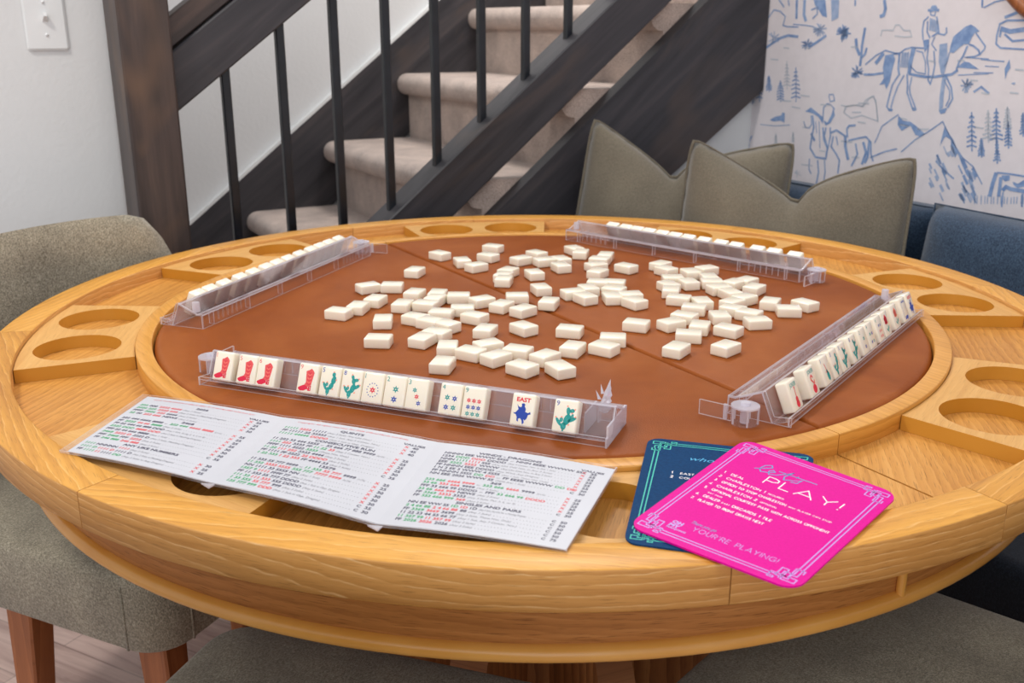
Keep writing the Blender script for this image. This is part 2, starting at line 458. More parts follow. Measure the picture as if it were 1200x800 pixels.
# single-line capitals for the card lettering (unit height, given width)
G = {
 'A': (0.9, [[(0, 0), (.45, 1), (.9, 0)], [(.16, .3), (.74, .3)]]), 'B': (.62, [[(0, 0), (0, 1), (.4, 1), (.56, .88), (.56, .64), (.4, .52), (0, .52)], [(.4, .52), (.62, .4), (.62, .14), (.44, 0), (0, 0)]]),
 'C': (.85, [[(.85, .84), (.66, .98), (.42, 1), (.14, .86), (0, .5), (.14, .14), (.42, 0), (.66, .02), (.85, .16)]]), 'D': (.78, [[(0, 0), (0, 1), (.4, 1), (.68, .84), (.78, .5), (.68, .16), (.4, 0), (0, 0)]]),
 'E': (.55, [[(.55, 1), (0, 1), (0, 0), (.55, 0)], [(0, .52), (.48, .52)]]), 'F': (.52, [[(.52, 1), (0, 1), (0, 0)], [(0, .52), (.45, .52)]]),
 'G': (.9, [[(.85, .84), (.66, .98), (.42, 1), (.14, .86), (0, .5), (.14, .14), (.42, 0), (.7, .04), (.88, .22), (.9, .46), (.5, .46)]]), 'H': (.7, [[(0, 0), (0, 1)], [(.7, 0), (.7, 1)], [(0, .52), (.7, .52)]]),
 'I': (.0, [[(0, 0), (0, 1)]]), 'J': (.4, [[(.4, 1), (.4, .2), (.24, 0), (0, .08)]]), 'K': (.62, [[(0, 0), (0, 1)], [(.6, 1), (0, .45)], [(.18, .6), (.62, 0)]]), 'L': (.5, [[(0, 1), (0, 0), (.5, 0)]]),
 'M': (.95, [[(0, 0), (.12, 1), (.48, .15), (.84, 1), (.95, 0)]]), 'N': (.75, [[(0, 0), (0, 1), (.75, 0), (.75, 1)]]),
 'O': (1.0, [[(.5, 1), (.16, .87), (0, .5), (.16, .13), (.5, 0), (.84, .13), (1, .5), (.84, .87), (.5, 1)]]), 'P': (.58, [[(0, 0), (0, 1), (.38, 1), (.58, .86), (.58, .6), (.38, .46), (0, .46)]]),
 'Q': (1.0, [[(.5, 1), (.16, .87), (0, .5), (.16, .13), (.5, 0), (.84, .13), (1, .5), (.84, .87), (.5, 1)], [(.6, .25), (.95, -.05)]]), 'R': (.6, [[(0, 0), (0, 1), (.38, 1), (.56, .86), (.56, .62), (.38, .48), (0, .48)], [(.3, .48), (.6, 0)]]),
 'S': (.55, [[(.52, .86), (.28, 1), (.06, .86), (.08, .64), (.3, .52), (.5, .36), (.52, .14), (.26, 0), (0, .12)]]), 'T': (.62, [[(0, 1), (.62, 1)], [(.31, 1), (.31, 0)]]),
 'U': (.68, [[(0, 1), (0, .3), (.12, .06), (.34, 0), (.56, .06), (.68, .3), (.68, 1)]]), 'V': (.8, [[(0, 1), (.4, 0), (.8, 1)]]), 'W': (1.2, [[(0, 1), (.32, 0), (.6, .95), (.88, 0), (1.2, 1)]]),
 'X': (.7, [[(0, 0), (.7, 1)], [(0, 1), (.7, 0)]]), 'Y': (.75, [[(0, 1), (.38, .48), (.75, 1)], [(.38, .48), (.38, 0)]]), 'Z': (.65, [[(0, 1), (.65, 1), (0, 0), (.65, 0)]]),
 '!': (.05, [[(.05, 1), (.02, .3)], [(.01, .1), (0, 0)]]), "'": (.05, [[(.05, 1), (.02, .78)]]), '.': (.04, [[(0, .08), (0, 0)]]),
 '1': (.22, [[(0, .82), (.22, 1), (.22, 0)]]), '2': (.55, [[(.02, .78), (.14, .96), (.34, 1), (.52, .84), (.46, .58), (0, 0), (.56, 0)]]), '3': (.52, [[(.02, .88), (.26, 1), (.48, .84), (.42, .6), (.2, .52), (.46, .42), (.52, .18), (.28, 0), (0, .12)]]),
 '4': (.6, [[(.45, 0), (.45, 1), (0, .28), (.6, .28)]]), '5': (.52, [[(.48, 1), (.1, 1), (.05, .56), (.3, .62), (.5, .42), (.48, .16), (.26, 0), (0, .1)]]), '6': (.55, [[(.42, 1), (.1, .55), (0, .3), (.1, .06), (.3, 0), (.52, .12), (.54, .38), (.34, .56), (.08, .46)]]), '7': (.55, [[(0, 1), (.55, 1), (.15, 0)]]),
}
def stroke_width(s, h, wide=1.0, gap=0.28):
    return sum((0.42 if ch == ' ' else G[ch][0]) * h * wide + gap * h for ch in s)
def put_strokes(bm, s, x, y, h, mapf, mat, lw, wide=1.0, gap=0.28, width=None, align='L'):
    tot = stroke_width(s, h, wide, gap) - gap * h
    k = (width / tot) if width else 1.0
    if align == 'C': x -= tot * k / 2
    for ch in s:
        if ch == ' ': x += (0.42 * h * wide + gap * h) * k; continue
        w, st = G[ch]
        for line in st:
            ribbon(bm, [(x + a * h * wide * k, y + b_ * h) for a, b_ in line], lw, mat=mat, mapf=mapf)
        x += (w * h * wide + gap * h) * k

# ------------------------------------------------------------------ measured layout
TILES = [(-0.2035, 0.1935, 2.826), (-0.2675, 0.0889, 2.149), (-0.2296, 0.0926, 1.524), (-0.2452, 0.0104, 2.846), (-0.2657, -0.0285, 2.94), (-0.2891, -0.0576, 1.23), (-0.2207, -0.0984, 0.047), (-0.2018, -0.0173, 2.92), (-0.1679, -0.017, 1.244), (-0.1702, 0.3198, 0.804), (-0.1275, 0.2664, 0.282), (-0.1019, 0.2295, 2.247), (-0.0832, 0.3058, 0.918), (-0.0759, 0.379, 1.087), (-0.0473, 0.1926, 2.642), (-0.0549, 0.1603, 2.825), (-0.0542, 0.1324, 2.978), (-0.0331, 0.0273, 1.62), (-0.0859, 0.0069, 2.138), (-0.0561, -0.0207, 2.615), (-0.0248, -0.0445, 2.377), (-0.1218, 0.0291, 1.576), (-0.1126, -0.0406, 1.602), (-0.0935, -0.0802, 1.004), (-0.1415, -0.0621, 1.373), (-0.1562, 0.0149, 2.82), (-0.1546, 0.0427, 2.994), (-0.1901, 0.0473, 2.852), (-0.1763, -0.0865, 1.065), (-0.1543, -0.1059, 0.993), (-0.1309, -0.1207, 0.856), (-0.1413, -0.16, 1.095), (-0.1585, -0.1854, 2.706), (-0.1232, -0.2195, 3.129), (-0.1253, -0.2848, 2.93), (-0.0927, -0.2405, 1.027), (-0.0715, -0.2112, 2.097), (-0.0767, -0.1452, 2.827), (-0.2155, -0.1874, 1.463), (-0.0249, -0.1327, 0.667), (0.0373, -0.1447, 1.277), (-0.0333, -0.2349, 1.144), (-0.0607, -0.2597, 2.338), (0.0002, -0.2582, 2.405), (-0.0284, -0.298, 0.848), (0.017, -0.3018, 0.483), (0.0366, -0.2231, 2.729), (0.0769, -0.2206, 0.956), (0.0917, -0.1828, 1.448), (0.1304, -0.1164, 1.196), (0.1684, -0.2258, 2.559), (0.1791, -0.113, 2.129), (0.2028, -0.0795, 1.003), (0.2155, -0.1283, 2.823), (0.1938, -0.167, 1.38), (0.2326, -0.2193, 2.366), (0.2521, -0.1419, 0.893), (0.2526, -0.0791, 0.045), (0.2998, -0.105, 1.724), (0.2972, -0.0645, 0.961), (0.279, -0.0423, 0.944), (0.3423, -0.0051, 2.691), (0.3589, -0.0445, 1.485), (0.3916, -0.0129, 0.591), (0.338, 0.0792, 2.471), (0.3362, 0.1251, 2.329), (0.3131, 0.1108, 2.341), (0.2942, 0.0493, 0.363), (0.3091, 0.0186, 2.242), (0.2856, -0.0066, 2.297), (0.214, 0.2392, 2.362), (0.2182, 0.2021, 0.622), (0.2559, 0.1817, 0.241), (0.2869, 0.2056, 2.058), (0.2199, 0.1409, 1.612), (0.2412, 0.1137, 0.242), (0.2802, 0.146, 0.072), (0.2787, 0.1155, 1.548), (0.2825, 0.0784, 1.89), (0.2066, 0.0963, 0.412), (0.2052, 0.0635, 2.94), (0.2101, 0.0167, 1.187), (0.2417, -0.0026, 0.109), (0.2234, -0.0363, 1.284), (0.0035, 0.3247, 0.71), (-0.0251, 0.2805, 2.239), (0.0157, 0.2699, 1.964), (0.0452, 0.2769, 0.435), (0.0428, 0.2274, 0.354), (-0.0037, 0.1759, 0.312), (0.0735, 0.3635, 0.463), (0.0835, 0.3317, 2.896), (0.1262, 0.3092, 2.878), (0.1126, 0.2763, 1.196), (0.1028, 0.2322, 2.042), (0.1016, 0.1831, 2.593), (0.1533, 0.2217, 0.79), (0.0964, 0.1124, 1.36), (0.1225, 0.1104, 1.35), (0.0784, 0.0745, 0.297), (0.1176, 0.069, 1.089), (0.0526, 0.0514, 1.905), (0.07, 0.0242, 0.513), (0.1106, 0.026, 0.117), (0.1396, 0.0352, 1.719), (0.1416, -0.0008, 0.584), (0.0045, 0.078, 0.3), (0.0138, -0.0042, 2.858)]
U_f = [0.0146, 0.0474, 0.074, 0.1293, 0.1582, 0.1855, 0.2124, 0.2395, 0.2661, 0.3061, 0.3332, 0.3885, 0.4348]
U_r = [0.0259, 0.0778, 0.1232, 0.1547, 0.1846, 0.2235, 0.2611, 0.29, 0.3271, 0.3551, 0.3976, 0.4398, 0.4717]
U_l = [0.0179, 0.0524, 0.083, 0.1139, 0.1502, 0.1862, 0.2195, 0.251, 0.287, 0.3218, 0.3623, 0.3971, 0.4265]
U_b = [0.0222, 0.0609, 0.093, 0.1344, 0.165, 0.1998, 0.2328, 0.2613, 0.2898, 0.3195, 0.3468, 0.3735, 0.4047]
R_F = ((-0.4066, -0.3342), -0.3803)
R_R = ((0.2479, -0.4689), 0.9444)
R_B = ((0.4746, 0.1968), 2.3925)
R_L = ((-0.365, 0.3788), -1.9185)
# strokes and fills of the toile print, in metres along and up the papered wall
WP = [
('F',0,((-0.609,1.113), (-0.614,1.136), (-0.628,1.147), (-0.641,1.157), (-0.654,1.161), (-0.666,1.155), (-0.677,1.147), (-0.666,1.144), (-0.660,1.135), (-0.655,1.120), (-0.643,1.120), (-0.633,1.113), (-0.619,1.101), (-0.609,1.103))),
('F',0,((-0.435,1.092), (-0.457,1.096), (-0.465,1.084), (-0.460,1.061), (-0.457,1.033), (-0.449,1.015), (-0.442,1.027), (-0.427,1.024), (-0.438,1.039), (-0.432,1.064))),
('F',0,((-0.507,1.111), (-0.520,1.111), (-0.514,1.080), (-0.513,1.053), (-0.503,1.052), (-0.503,1.080))),
('F',0,((-0.536,1.127), (-0.552,1.130), (-0.553,1.115), (-0.544,1.100))),
('F',0,((-0.632,1.071), (-0.649,1.084), (-0.661,1.083), (-0.688,1.069))),
('F',1,((-0.599,1.053), (-0.609,1.053), (-0.608,1.016), (-0.610,0.983), (-0.601,0.975), (-0.598,1.002), (-0.598,1.030))),
('F',1,((-0.581,1.119), (-0.600,1.122), (-0.607,1.083), (-0.602,1.056), (-0.594,1.056), (-0.584,1.082))),
('F',0,((-0.600,0.977), (-0.614,0.982), (-0.622,0.984), (-0.617,0.972), (-0.606,0.969))),
('F',0,((-0.474,0.969), (-0.474,0.968), (-0.472,0.966), (-0.469,0.965), (-0.466,0.966), (-0.463,0.967), (-0.463,0.969), (-0.463,0.971), (-0.465,0.972), (-0.468,0.972), (-0.471,0.972), (-0.474,0.971))),
('F',0,((-0.541,0.976), (-0.540,0.973), (-0.538,0.972), (-0.535,0.971), (-0.532,0.971), (-0.530,0.973), (-0.528,0.975), (-0.529,0.977), (-0.531,0.978), (-0.534,0.979), (-0.537,0.979), (-0.540,0.977))),
('L',0,0.0033,((-0.507,1.053), (-0.529,1.050), (-0.554,1.048), (-0.579,1.049), (-0.603,1.053), (-0.622,1.056), (-0.636,1.066))),
('L',0,0.002,((-0.668,1.144), (-0.682,1.130), (-0.695,1.117), (-0.694,1.111), (-0.685,1.100), (-0.672,1.095), (-0.652,1.093))),
('L',0,0.0023,((-0.684,1.101), (-0.681,1.108), (-0.667,1.117), (-0.655,1.120))),
('L',0,0.0026,((-0.652,1.117), (-0.644,1.094), (-0.637,1.084), (-0.632,1.067))),
('L',0,0.0016,((-0.609,1.103), (-0.606,1.083), (-0.600,1.070))),
('L',0,0.002,((-0.475,1.097), (-0.490,1.107), (-0.507,1.111), (-0.541,1.110))),
('L',0,0.003,((-0.457,1.096), (-0.475,1.097), (-0.477,1.062), (-0.482,1.048))),
('L',0,0.0023,((-0.479,1.048), (-0.465,1.026), (-0.460,1.001), (-0.456,0.976), (-0.465,0.966))),
('L',0,0.002,((-0.495,1.049), (-0.481,1.024), (-0.472,0.995), (-0.468,0.973))),
('L',0,0.0023,((-0.503,1.052), (-0.508,1.028), (-0.509,1.011), (-0.526,0.981), (-0.532,0.972))),
('L',0,0.002,((-0.517,1.046), (-0.514,1.022), (-0.518,1.008), (-0.537,0.978))),
('L',0,0.0023,((-0.609,1.050), (-0.625,1.028), (-0.632,1.004), (-0.622,0.984))),
('L',0,0.0016,((-0.604,1.043), (-0.622,1.021), (-0.624,1.004), (-0.617,0.987))),
('L',0,0.0016,((-0.509,1.070), (-0.528,1.057), (-0.553,1.054), (-0.549,1.081), (-0.538,1.101), (-0.521,1.104))),
('L',0,0.003,((-0.539,1.192), (-0.549,1.190), (-0.557,1.192), (-0.569,1.191))),
('L',0,0.0016,((-0.546,1.188), (-0.549,1.181), (-0.559,1.180), (-0.560,1.188))),
('L',0,0.002,((-0.543,1.178), (-0.532,1.168), (-0.531,1.148), (-0.536,1.128))),
('L',0,0.002,((-0.542,1.168), (-0.544,1.145), (-0.554,1.132))),
('L',0,0.0023,((-0.564,1.178), (-0.570,1.161), (-0.575,1.145), (-0.558,1.135))),
('L',0,0.002,((-0.552,1.118), (-0.552,1.088), (-0.560,1.065), (-0.562,1.041), (-0.569,1.033), (-0.573,1.048), (-0.575,1.075), (-0.568,1.105))),
('L',0,0.0016,((-0.566,1.135), (-0.560,1.119), (-0.575,1.105))),
('L',0,0.002,((-0.573,1.142), (-0.590,1.139), (-0.595,1.144), (-0.593,1.155))),
('L',0,0.0039,((-0.367,1.154), (-0.363,1.112), (-0.364,1.087), (-0.363,1.065))),
('L',0,0.0046,((-0.342,1.129), (-0.347,1.108), (-0.359,1.090))),
('L',0,0.0033,((-0.378,1.108), (-0.375,1.094), (-0.366,1.085))),
('L',0,0.002,((-0.379,1.069), (-0.408,1.091), (-0.434,1.103), (-0.470,1.096))),
('L',0,0.0052,((-0.409,1.072), (-0.430,1.097))),
('L',0,0.003,((-0.377,1.046), (-0.405,1.047), (-0.436,1.052))),
('L',0,0.0046,((-0.415,1.216), (-0.421,1.196), (-0.418,1.182), (-0.407,1.179))),
('L',0,0.0026,((-0.328,1.218), (-0.330,1.204))),
('L',0,0.0026,((-0.682,1.021), (-0.699,1.033), (-0.720,1.020))),
('L',0,0.0013,((-0.638,1.055), (-0.713,1.061))),
('L',0,0.0013,((-0.648,1.093), (-0.708,1.091))),
('F',0,((-0.545,1.194), (-0.548,1.201), (-0.558,1.202), (-0.565,1.195), (-0.557,1.193))),
('L',1,0.0016,((-0.548,1.175), (-0.550,1.148))),
('L',1,0.0016,((-0.551,1.174), (-0.553,1.148))),
('L',1,0.0016,((-0.554,1.173), (-0.557,1.147))),
('L',1,0.0016,((-0.558,1.172), (-0.560,1.146))),
('L',1,0.0016,((-0.561,1.171), (-0.564,1.146))),
('L',1,0.0016,((-0.565,1.170), (-0.567,1.145))),
('L',1,0.0016,((-0.568,1.169), (-0.570,1.144))),
('L',1,0.0016,((-0.483,1.100), (-0.483,1.066))),
('L',1,0.0016,((-0.486,1.100), (-0.487,1.066))),
('L',1,0.0016,((-0.490,1.100), (-0.491,1.066))),
('L',1,0.0016,((-0.493,1.100), (-0.495,1.066))),
('L',1,0.0016,((-0.497,1.100), (-0.499,1.066))),
('L',1,0.0016,((-0.500,1.101), (-0.503,1.066))),
('L',0,0.0017,((-0.357,1.050), (-0.374,1.047))),
('L',0,0.0017,((-0.355,1.049), (-0.353,1.036))),
('L',0,0.0017,((-0.353,1.050), (-0.339,1.047))),
('L',0,0.0017,((-0.357,1.050), (-0.371,1.051))),
('L',0,0.0017,((-0.354,1.050), (-0.343,1.043))),
('L',0,0.0017,((-0.354,1.051), (-0.343,1.059))),
('L',0,0.0017,((-0.354,1.049), (-0.344,1.038))),
('L',0,0.0017,((-0.354,1.049), (-0.349,1.037))),
('L',0,0.0017,((-0.356,1.051), (-0.366,1.057))),
('L',0,0.0017,((-0.357,1.050), (-0.370,1.046))),
('L',0,0.0017,((-0.355,1.052), (-0.355,1.065))),
('L',0,0.0017,((-0.355,1.049), (-0.358,1.038))),
('L',0,0.0017,((-0.356,1.049), (-0.364,1.038))),
('L',0,0.0017,((-0.357,1.050), (-0.374,1.047))),
('L',0,0.0017,((-0.357,1.051), (-0.371,1.061))),
('L',0,0.0017,((-0.355,1.052), (-0.351,1.067))),
('L',0,0.0017,((-0.357,1.050), (-0.371,1.049))),
('L',0,0.0017,((-0.357,1.051), (-0.374,1.054))),
('L',0,0.0017,((-0.353,1.049), (-0.338,1.041))),
('L',0,0.0017,((-0.353,1.051), (-0.339,1.060))),
('L',0,0.0017,((-0.355,1.049), (-0.352,1.039))),
('L',0,0.0017,((-0.354,1.050), (-0.341,1.046))),
('L',0,0.0017,((-0.354,1.049), (-0.341,1.038))),
('L',0,0.0017,((-0.355,1.049), (-0.349,1.041))),
('L',0,0.0017,((-0.357,1.050), (-0.370,1.048))),
('L',0,0.0017,((-0.355,1.052), (-0.357,1.063))),
('L',0,0.0018,((-0.297,1.137), (-0.295,1.126))),
('L',0,0.0018,((-0.299,1.138), (-0.316,1.140))),
('L',0,0.0018,((-0.298,1.137), (-0.303,1.127))),
('L',0,0.0018,((-0.299,1.137), (-0.314,1.134))),
('L',0,0.0018,((-0.296,1.139), (-0.288,1.149))),
('L',0,0.0018,((-0.299,1.137), (-0.317,1.134))),
('L',0,0.0018,((-0.298,1.136), (-0.300,1.120))),
('L',0,0.0018,((-0.299,1.137), (-0.313,1.128))),
('L',0,0.0018,((-0.297,1.139), (-0.298,1.152))),
('L',0,0.0018,((-0.299,1.138), (-0.317,1.139))),
('L',0,0.0018,((-0.298,1.137), (-0.300,1.124))),
('L',0,0.0018,((-0.299,1.138), (-0.316,1.135))),
('L',0,0.0018,((-0.298,1.136), (-0.300,1.121))),
('L',0,0.0018,((-0.298,1.139), (-0.305,1.151))),
('L',0,0.0018,((-0.299,1.138), (-0.315,1.135))),
('L',0,0.0018,((-0.298,1.137), (-0.300,1.125))),
('L',1,0.0018,((-0.661,1.033), (-0.665,1.019))),
('L',1,0.0018,((-0.662,1.034), (-0.670,1.026))),
('L',1,0.0018,((-0.662,1.035), (-0.674,1.041))),
('L',1,0.0018,((-0.662,1.034), (-0.675,1.036))),
('L',1,0.0018,((-0.662,1.035), (-0.673,1.043))),
('L',1,0.0018,((-0.661,1.036), (-0.663,1.049))),
('L',1,0.0018,((-0.660,1.034), (-0.648,1.033))),
('L',1,0.0018,((-0.661,1.033), (-0.668,1.020))),
('L',1,0.0018,((-0.662,1.035), (-0.674,1.044))),
('L',1,0.0018,((-0.660,1.033), (-0.654,1.022))),
('L',1,0.0018,((-0.661,1.036), (-0.664,1.048))),
('L',1,0.0018,((-0.661,1.036), (-0.665,1.047))),
('L',1,0.0018,((-0.660,1.035), (-0.649,1.046))),
('L',1,0.0018,((-0.661,1.033), (-0.661,1.018))),
('L',1,0.0018,((-0.662,1.035), (-0.672,1.038))),
('L',1,0.0018,((-0.663,1.035), (-0.679,1.038))),
('L',1,0.0018,((-0.660,1.035), (-0.653,1.043))),
('L',1,0.0018,((-0.662,1.035), (-0.670,1.041))),
('L',1,0.0018,((-0.662,1.035), (-0.677,1.038))),
('L',1,0.0018,((-0.662,1.034), (-0.674,1.031))),
('L',2,0.0016,((-0.416,1.135), (-0.418,1.148), (-0.432,1.149), (-0.450,1.148), (-0.455,1.160), (-0.466,1.160), (-0.480,1.148), (-0.497,1.148), (-0.504,1.135), (-0.482,1.134), (-0.456,1.136))),
('L',2,0.0016,((-0.327,0.952), (-0.330,0.968), (-0.358,0.973), (-0.383,0.971), (-0.390,0.986), (-0.410,0.997), (-0.422,0.988), (-0.428,0.963), (-0.434,0.938))),
('F',1,((0.013,1.225), (-0.031,1.224), (-0.033,1.166), (-0.015,1.154), (0.003,1.159))),
('F',0,((-0.194,1.221), (-0.233,1.220), (-0.244,1.178), (-0.229,1.181), (-0.214,1.196), (-0.200,1.208))),
('F',1,((-0.251,1.220), (-0.278,1.219), (-0.281,1.177), (-0.260,1.169), (-0.256,1.196))),
('L',0,0.0038,((-0.005,1.103), (-0.035,1.100), (-0.062,1.114), (-0.089,1.127), (-0.116,1.134), (-0.152,1.131))),
('L',0,0.0043,((-0.137,1.222), (-0.141,1.175))),
('L',0,0.0049,((-0.164,1.221), (-0.166,1.184), (-0.175,1.169))),
('L',0,0.0038,((-0.191,1.105), (-0.224,1.122), (-0.247,1.135))),
('L',0,0.0019,((-0.036,1.175), (-0.058,1.198), (-0.081,1.194), (-0.101,1.181), (-0.095,1.159), (-0.109,1.156), (-0.150,1.155))),
('L',0,0.0022,((-0.189,1.196), (-0.209,1.202), (-0.211,1.187), (-0.196,1.175))),
('L',0,0.0019,((-0.008,1.126), (-0.019,1.110))),
('L',0,0.0022,((-0.073,1.223), (-0.094,1.204))),
('L',0,0.0022,((-0.106,1.222), (-0.112,1.207))),
('L',0,0.0016,((-0.131,1.162), (-0.176,1.159), (-0.202,1.156))),
('L',0,0.002,((-0.299,1.143), (-0.284,1.154))),
('L',0,0.002,((-0.300,1.143), (-0.297,1.161))),
('L',0,0.002,((-0.301,1.140), (-0.305,1.129))),
('L',0,0.002,((-0.302,1.142), (-0.315,1.147))),
('L',0,0.002,((-0.301,1.142), (-0.312,1.151))),
('L',0,0.002,((-0.301,1.143), (-0.307,1.158))),
('L',0,0.002,((-0.302,1.143), (-0.315,1.153))),
('L',0,0.002,((-0.301,1.143), (-0.313,1.151))),
('L',0,0.002,((-0.299,1.143), (-0.289,1.155))),
('L',0,0.002,((-0.302,1.143), (-0.318,1.153))),
('L',0,0.002,((-0.298,1.141), (-0.279,1.138))),
('L',0,0.002,((-0.302,1.141), (-0.318,1.139))),
('L',0,0.002,((-0.298,1.142), (-0.281,1.150))),
('L',0,0.002,((-0.302,1.143), (-0.314,1.154))),
('L',0,0.002,((-0.302,1.140), (-0.315,1.130))),
('L',0,0.002,((-0.300,1.143), (-0.300,1.158))),
('L',0,0.002,((-0.303,1.141), (-0.325,1.140))),
('L',0,0.002,((-0.301,1.143), (-0.307,1.153))),
('L',0,0.002,((-0.298,1.142), (-0.280,1.145))),
('L',0,0.002,((-0.301,1.143), (-0.303,1.156))),
('L',0,0.002,((-0.301,1.140), (-0.305,1.125))),
('L',0,0.002,((-0.302,1.142), (-0.317,1.144))),
('L',1,0.0018,((-0.226,1.149), (-0.242,1.140))),
('L',1,0.0018,((-0.226,1.151), (-0.239,1.160))),
('L',1,0.0018,((-0.222,1.149), (-0.203,1.143))),
('L',1,0.0018,((-0.225,1.151), (-0.226,1.162))),
('L',1,0.0018,((-0.226,1.151), (-0.237,1.159))),
('L',1,0.0018,((-0.224,1.149), (-0.219,1.133))),
('L',1,0.0018,((-0.222,1.149), (-0.204,1.142))),
('L',1,0.0018,((-0.226,1.149), (-0.238,1.135))),
('L',1,0.0018,((-0.225,1.149), (-0.234,1.139))),
('L',1,0.0018,((-0.222,1.150), (-0.205,1.150))),
('L',1,0.0018,((-0.222,1.151), (-0.200,1.155))),
('L',1,0.0018,((-0.224,1.151), (-0.219,1.162))),
('L',1,0.0018,((-0.224,1.149), (-0.218,1.136))),
('L',1,0.0018,((-0.222,1.150), (-0.201,1.149))),
('L',1,0.0018,((-0.223,1.150), (-0.207,1.149))),
('L',1,0.0018,((-0.225,1.148), (-0.227,1.133))),
('L',1,0.0018,((-0.223,1.149), (-0.211,1.137))),
('L',1,0.0018,((-0.227,1.150), (-0.246,1.152))),
('L',1,0.0018,((-0.223,1.152), (-0.213,1.164))),
('L',1,0.0018,((-0.224,1.149), (-0.217,1.133))),
('L',0,0.0015,((-0.184,1.112), (-0.166,1.109))),
('L',0,0.0015,((-0.185,1.111), (-0.180,1.099))),
('L',0,0.0015,((-0.186,1.114), (-0.188,1.126))),
('L',0,0.0015,((-0.184,1.112), (-0.172,1.109))),
('L',0,0.0015,((-0.186,1.114), (-0.186,1.124))),
('L',0,0.0015,((-0.185,1.113), (-0.177,1.121))),
('L',0,0.0015,((-0.187,1.112), (-0.199,1.107))),
('L',0,0.0015,((-0.186,1.114), (-0.190,1.123))),
('L',0,0.0015,((-0.187,1.113), (-0.199,1.120))),
('L',0,0.0015,((-0.184,1.113), (-0.170,1.118))),
('L',0,0.0015,((-0.185,1.113), (-0.174,1.119))),
('L',0,0.0015,((-0.184,1.112), (-0.169,1.103))),
('L',0,0.0015,((-0.187,1.111), (-0.195,1.101))),
('L',0,0.0015,((-0.185,1.111), (-0.179,1.102))),
('L',0,0.0015,((-0.187,1.112), (-0.200,1.111))),
('L',0,0.0015,((-0.188,1.113), (-0.204,1.117))),
('L',0,0.0015,((-0.186,1.114), (-0.190,1.126))),
('L',0,0.0015,((-0.187,1.113), (-0.200,1.116))),
('L',0,0.0015,((-0.184,1.113), (-0.170,1.119))),
('L',0,0.0015,((-0.184,1.113), (-0.166,1.119))),
('L',1,0.0016,((-0.066,1.129), (-0.065,1.144))),
('L',1,0.0016,((-0.067,1.126), (-0.084,1.117))),
('L',1,0.0016,((-0.064,1.128), (-0.053,1.141))),
('L',1,0.0016,((-0.064,1.128), (-0.046,1.138))),
('L',1,0.0016,((-0.065,1.125), (-0.059,1.110))),
('L',1,0.0016,((-0.064,1.126), (-0.048,1.118))),
('L',1,0.0016,((-0.067,1.128), (-0.083,1.137))),
('L',1,0.0016,((-0.065,1.126), (-0.060,1.115))),
('L',1,0.0016,((-0.065,1.125), (-0.057,1.113))),
('L',1,0.0016,((-0.068,1.127), (-0.090,1.128))),
('L',0,0.0016,((-0.019,1.047), (-0.029,0.959))),
('L',0,0.0019,((-0.015,1.033), (-0.020,1.038), (-0.025,1.034))),
('L',0,0.0019,((-0.015,1.022), (-0.021,1.027), (-0.028,1.023))),
('L',0,0.0019,((-0.012,1.012), (-0.022,1.017), (-0.033,1.013))),
('L',0,0.0019,((-0.014,1.001), (-0.023,1.006), (-0.033,1.002))),
('L',0,0.0019,((-0.013,0.990), (-0.024,0.996), (-0.036,0.992))),
('L',0,0.0019,((-0.015,0.980), (-0.025,0.985), (-0.037,0.981))),
('L',0,0.0019,((-0.014,0.969), (-0.027,0.974), (-0.040,0.970))),
('L',0,0.0016,((-0.057,1.031), (-0.063,0.988))),
('L',0,0.0019,((-0.053,1.023), (-0.057,1.028), (-0.062,1.024))),
('L',0,0.0019,((-0.052,1.018), (-0.058,1.023), (-0.065,1.018))),
('L',0,0.0019,((-0.052,1.013), (-0.059,1.018), (-0.066,1.013))),
('L',0,0.0019,((-0.052,1.007), (-0.059,1.012), (-0.067,1.008))),
('L',0,0.0019,((-0.049,1.002), (-0.060,1.007), (-0.072,1.003))),
('L',0,0.0019,((-0.049,0.997), (-0.060,1.002), (-0.072,0.998))),
('L',0,0.0019,((-0.051,0.991), (-0.061,0.997), (-0.072,0.993))),
('L',0,0.0016,((-0.101,1.020), (-0.109,0.964))),
('L',0,0.0019,((-0.098,1.010), (-0.102,1.015), (-0.107,1.011))),
('L',0,0.0019,((-0.094,1.003), (-0.102,1.008), (-0.112,1.004))),
('L',0,0.0019,((-0.093,0.997), (-0.103,1.002), (-0.115,0.998))),
('L',0,0.0019,((-0.092,0.990), (-0.104,0.995), (-0.117,0.991))),
('L',0,0.0019,((-0.092,0.983), (-0.105,0.988), (-0.118,0.984))),
('L',0,0.0019,((-0.093,0.976), (-0.106,0.981), (-0.119,0.978))),
('L',0,0.0019,((-0.094,0.969), (-0.106,0.975), (-0.120,0.971))),
('L',0,0.0016,((-0.153,1.055), (-0.164,0.968))),
('L',0,0.0019,((-0.148,1.041), (-0.154,1.046), (-0.160,1.042))),
('L',0,0.0019,((-0.148,1.031), (-0.155,1.036), (-0.163,1.031))),
('L',0,0.0019,((-0.144,1.020), (-0.156,1.025), (-0.169,1.021))),
('L',0,0.0019,((-0.143,1.009), (-0.157,1.014), (-0.172,1.011))),
('L',0,0.0019,((-0.143,0.999), (-0.159,1.004), (-0.175,1.000))),
('L',0,0.0019,((-0.146,0.988), (-0.160,0.993), (-0.174,0.990))),
('L',0,0.0019,((-0.145,0.977), (-0.161,0.983), (-0.178,0.979))),
('L',2,0.0016,((-0.119,1.070), (-0.128,0.998))),
('L',2,0.0019,((-0.116,1.058), (-0.120,1.063), (-0.124,1.058))),
('L',2,0.0019,((-0.114,1.050), (-0.121,1.054), (-0.128,1.050))),
('L',2,0.0019,((-0.116,1.041), (-0.122,1.046), (-0.128,1.041))),
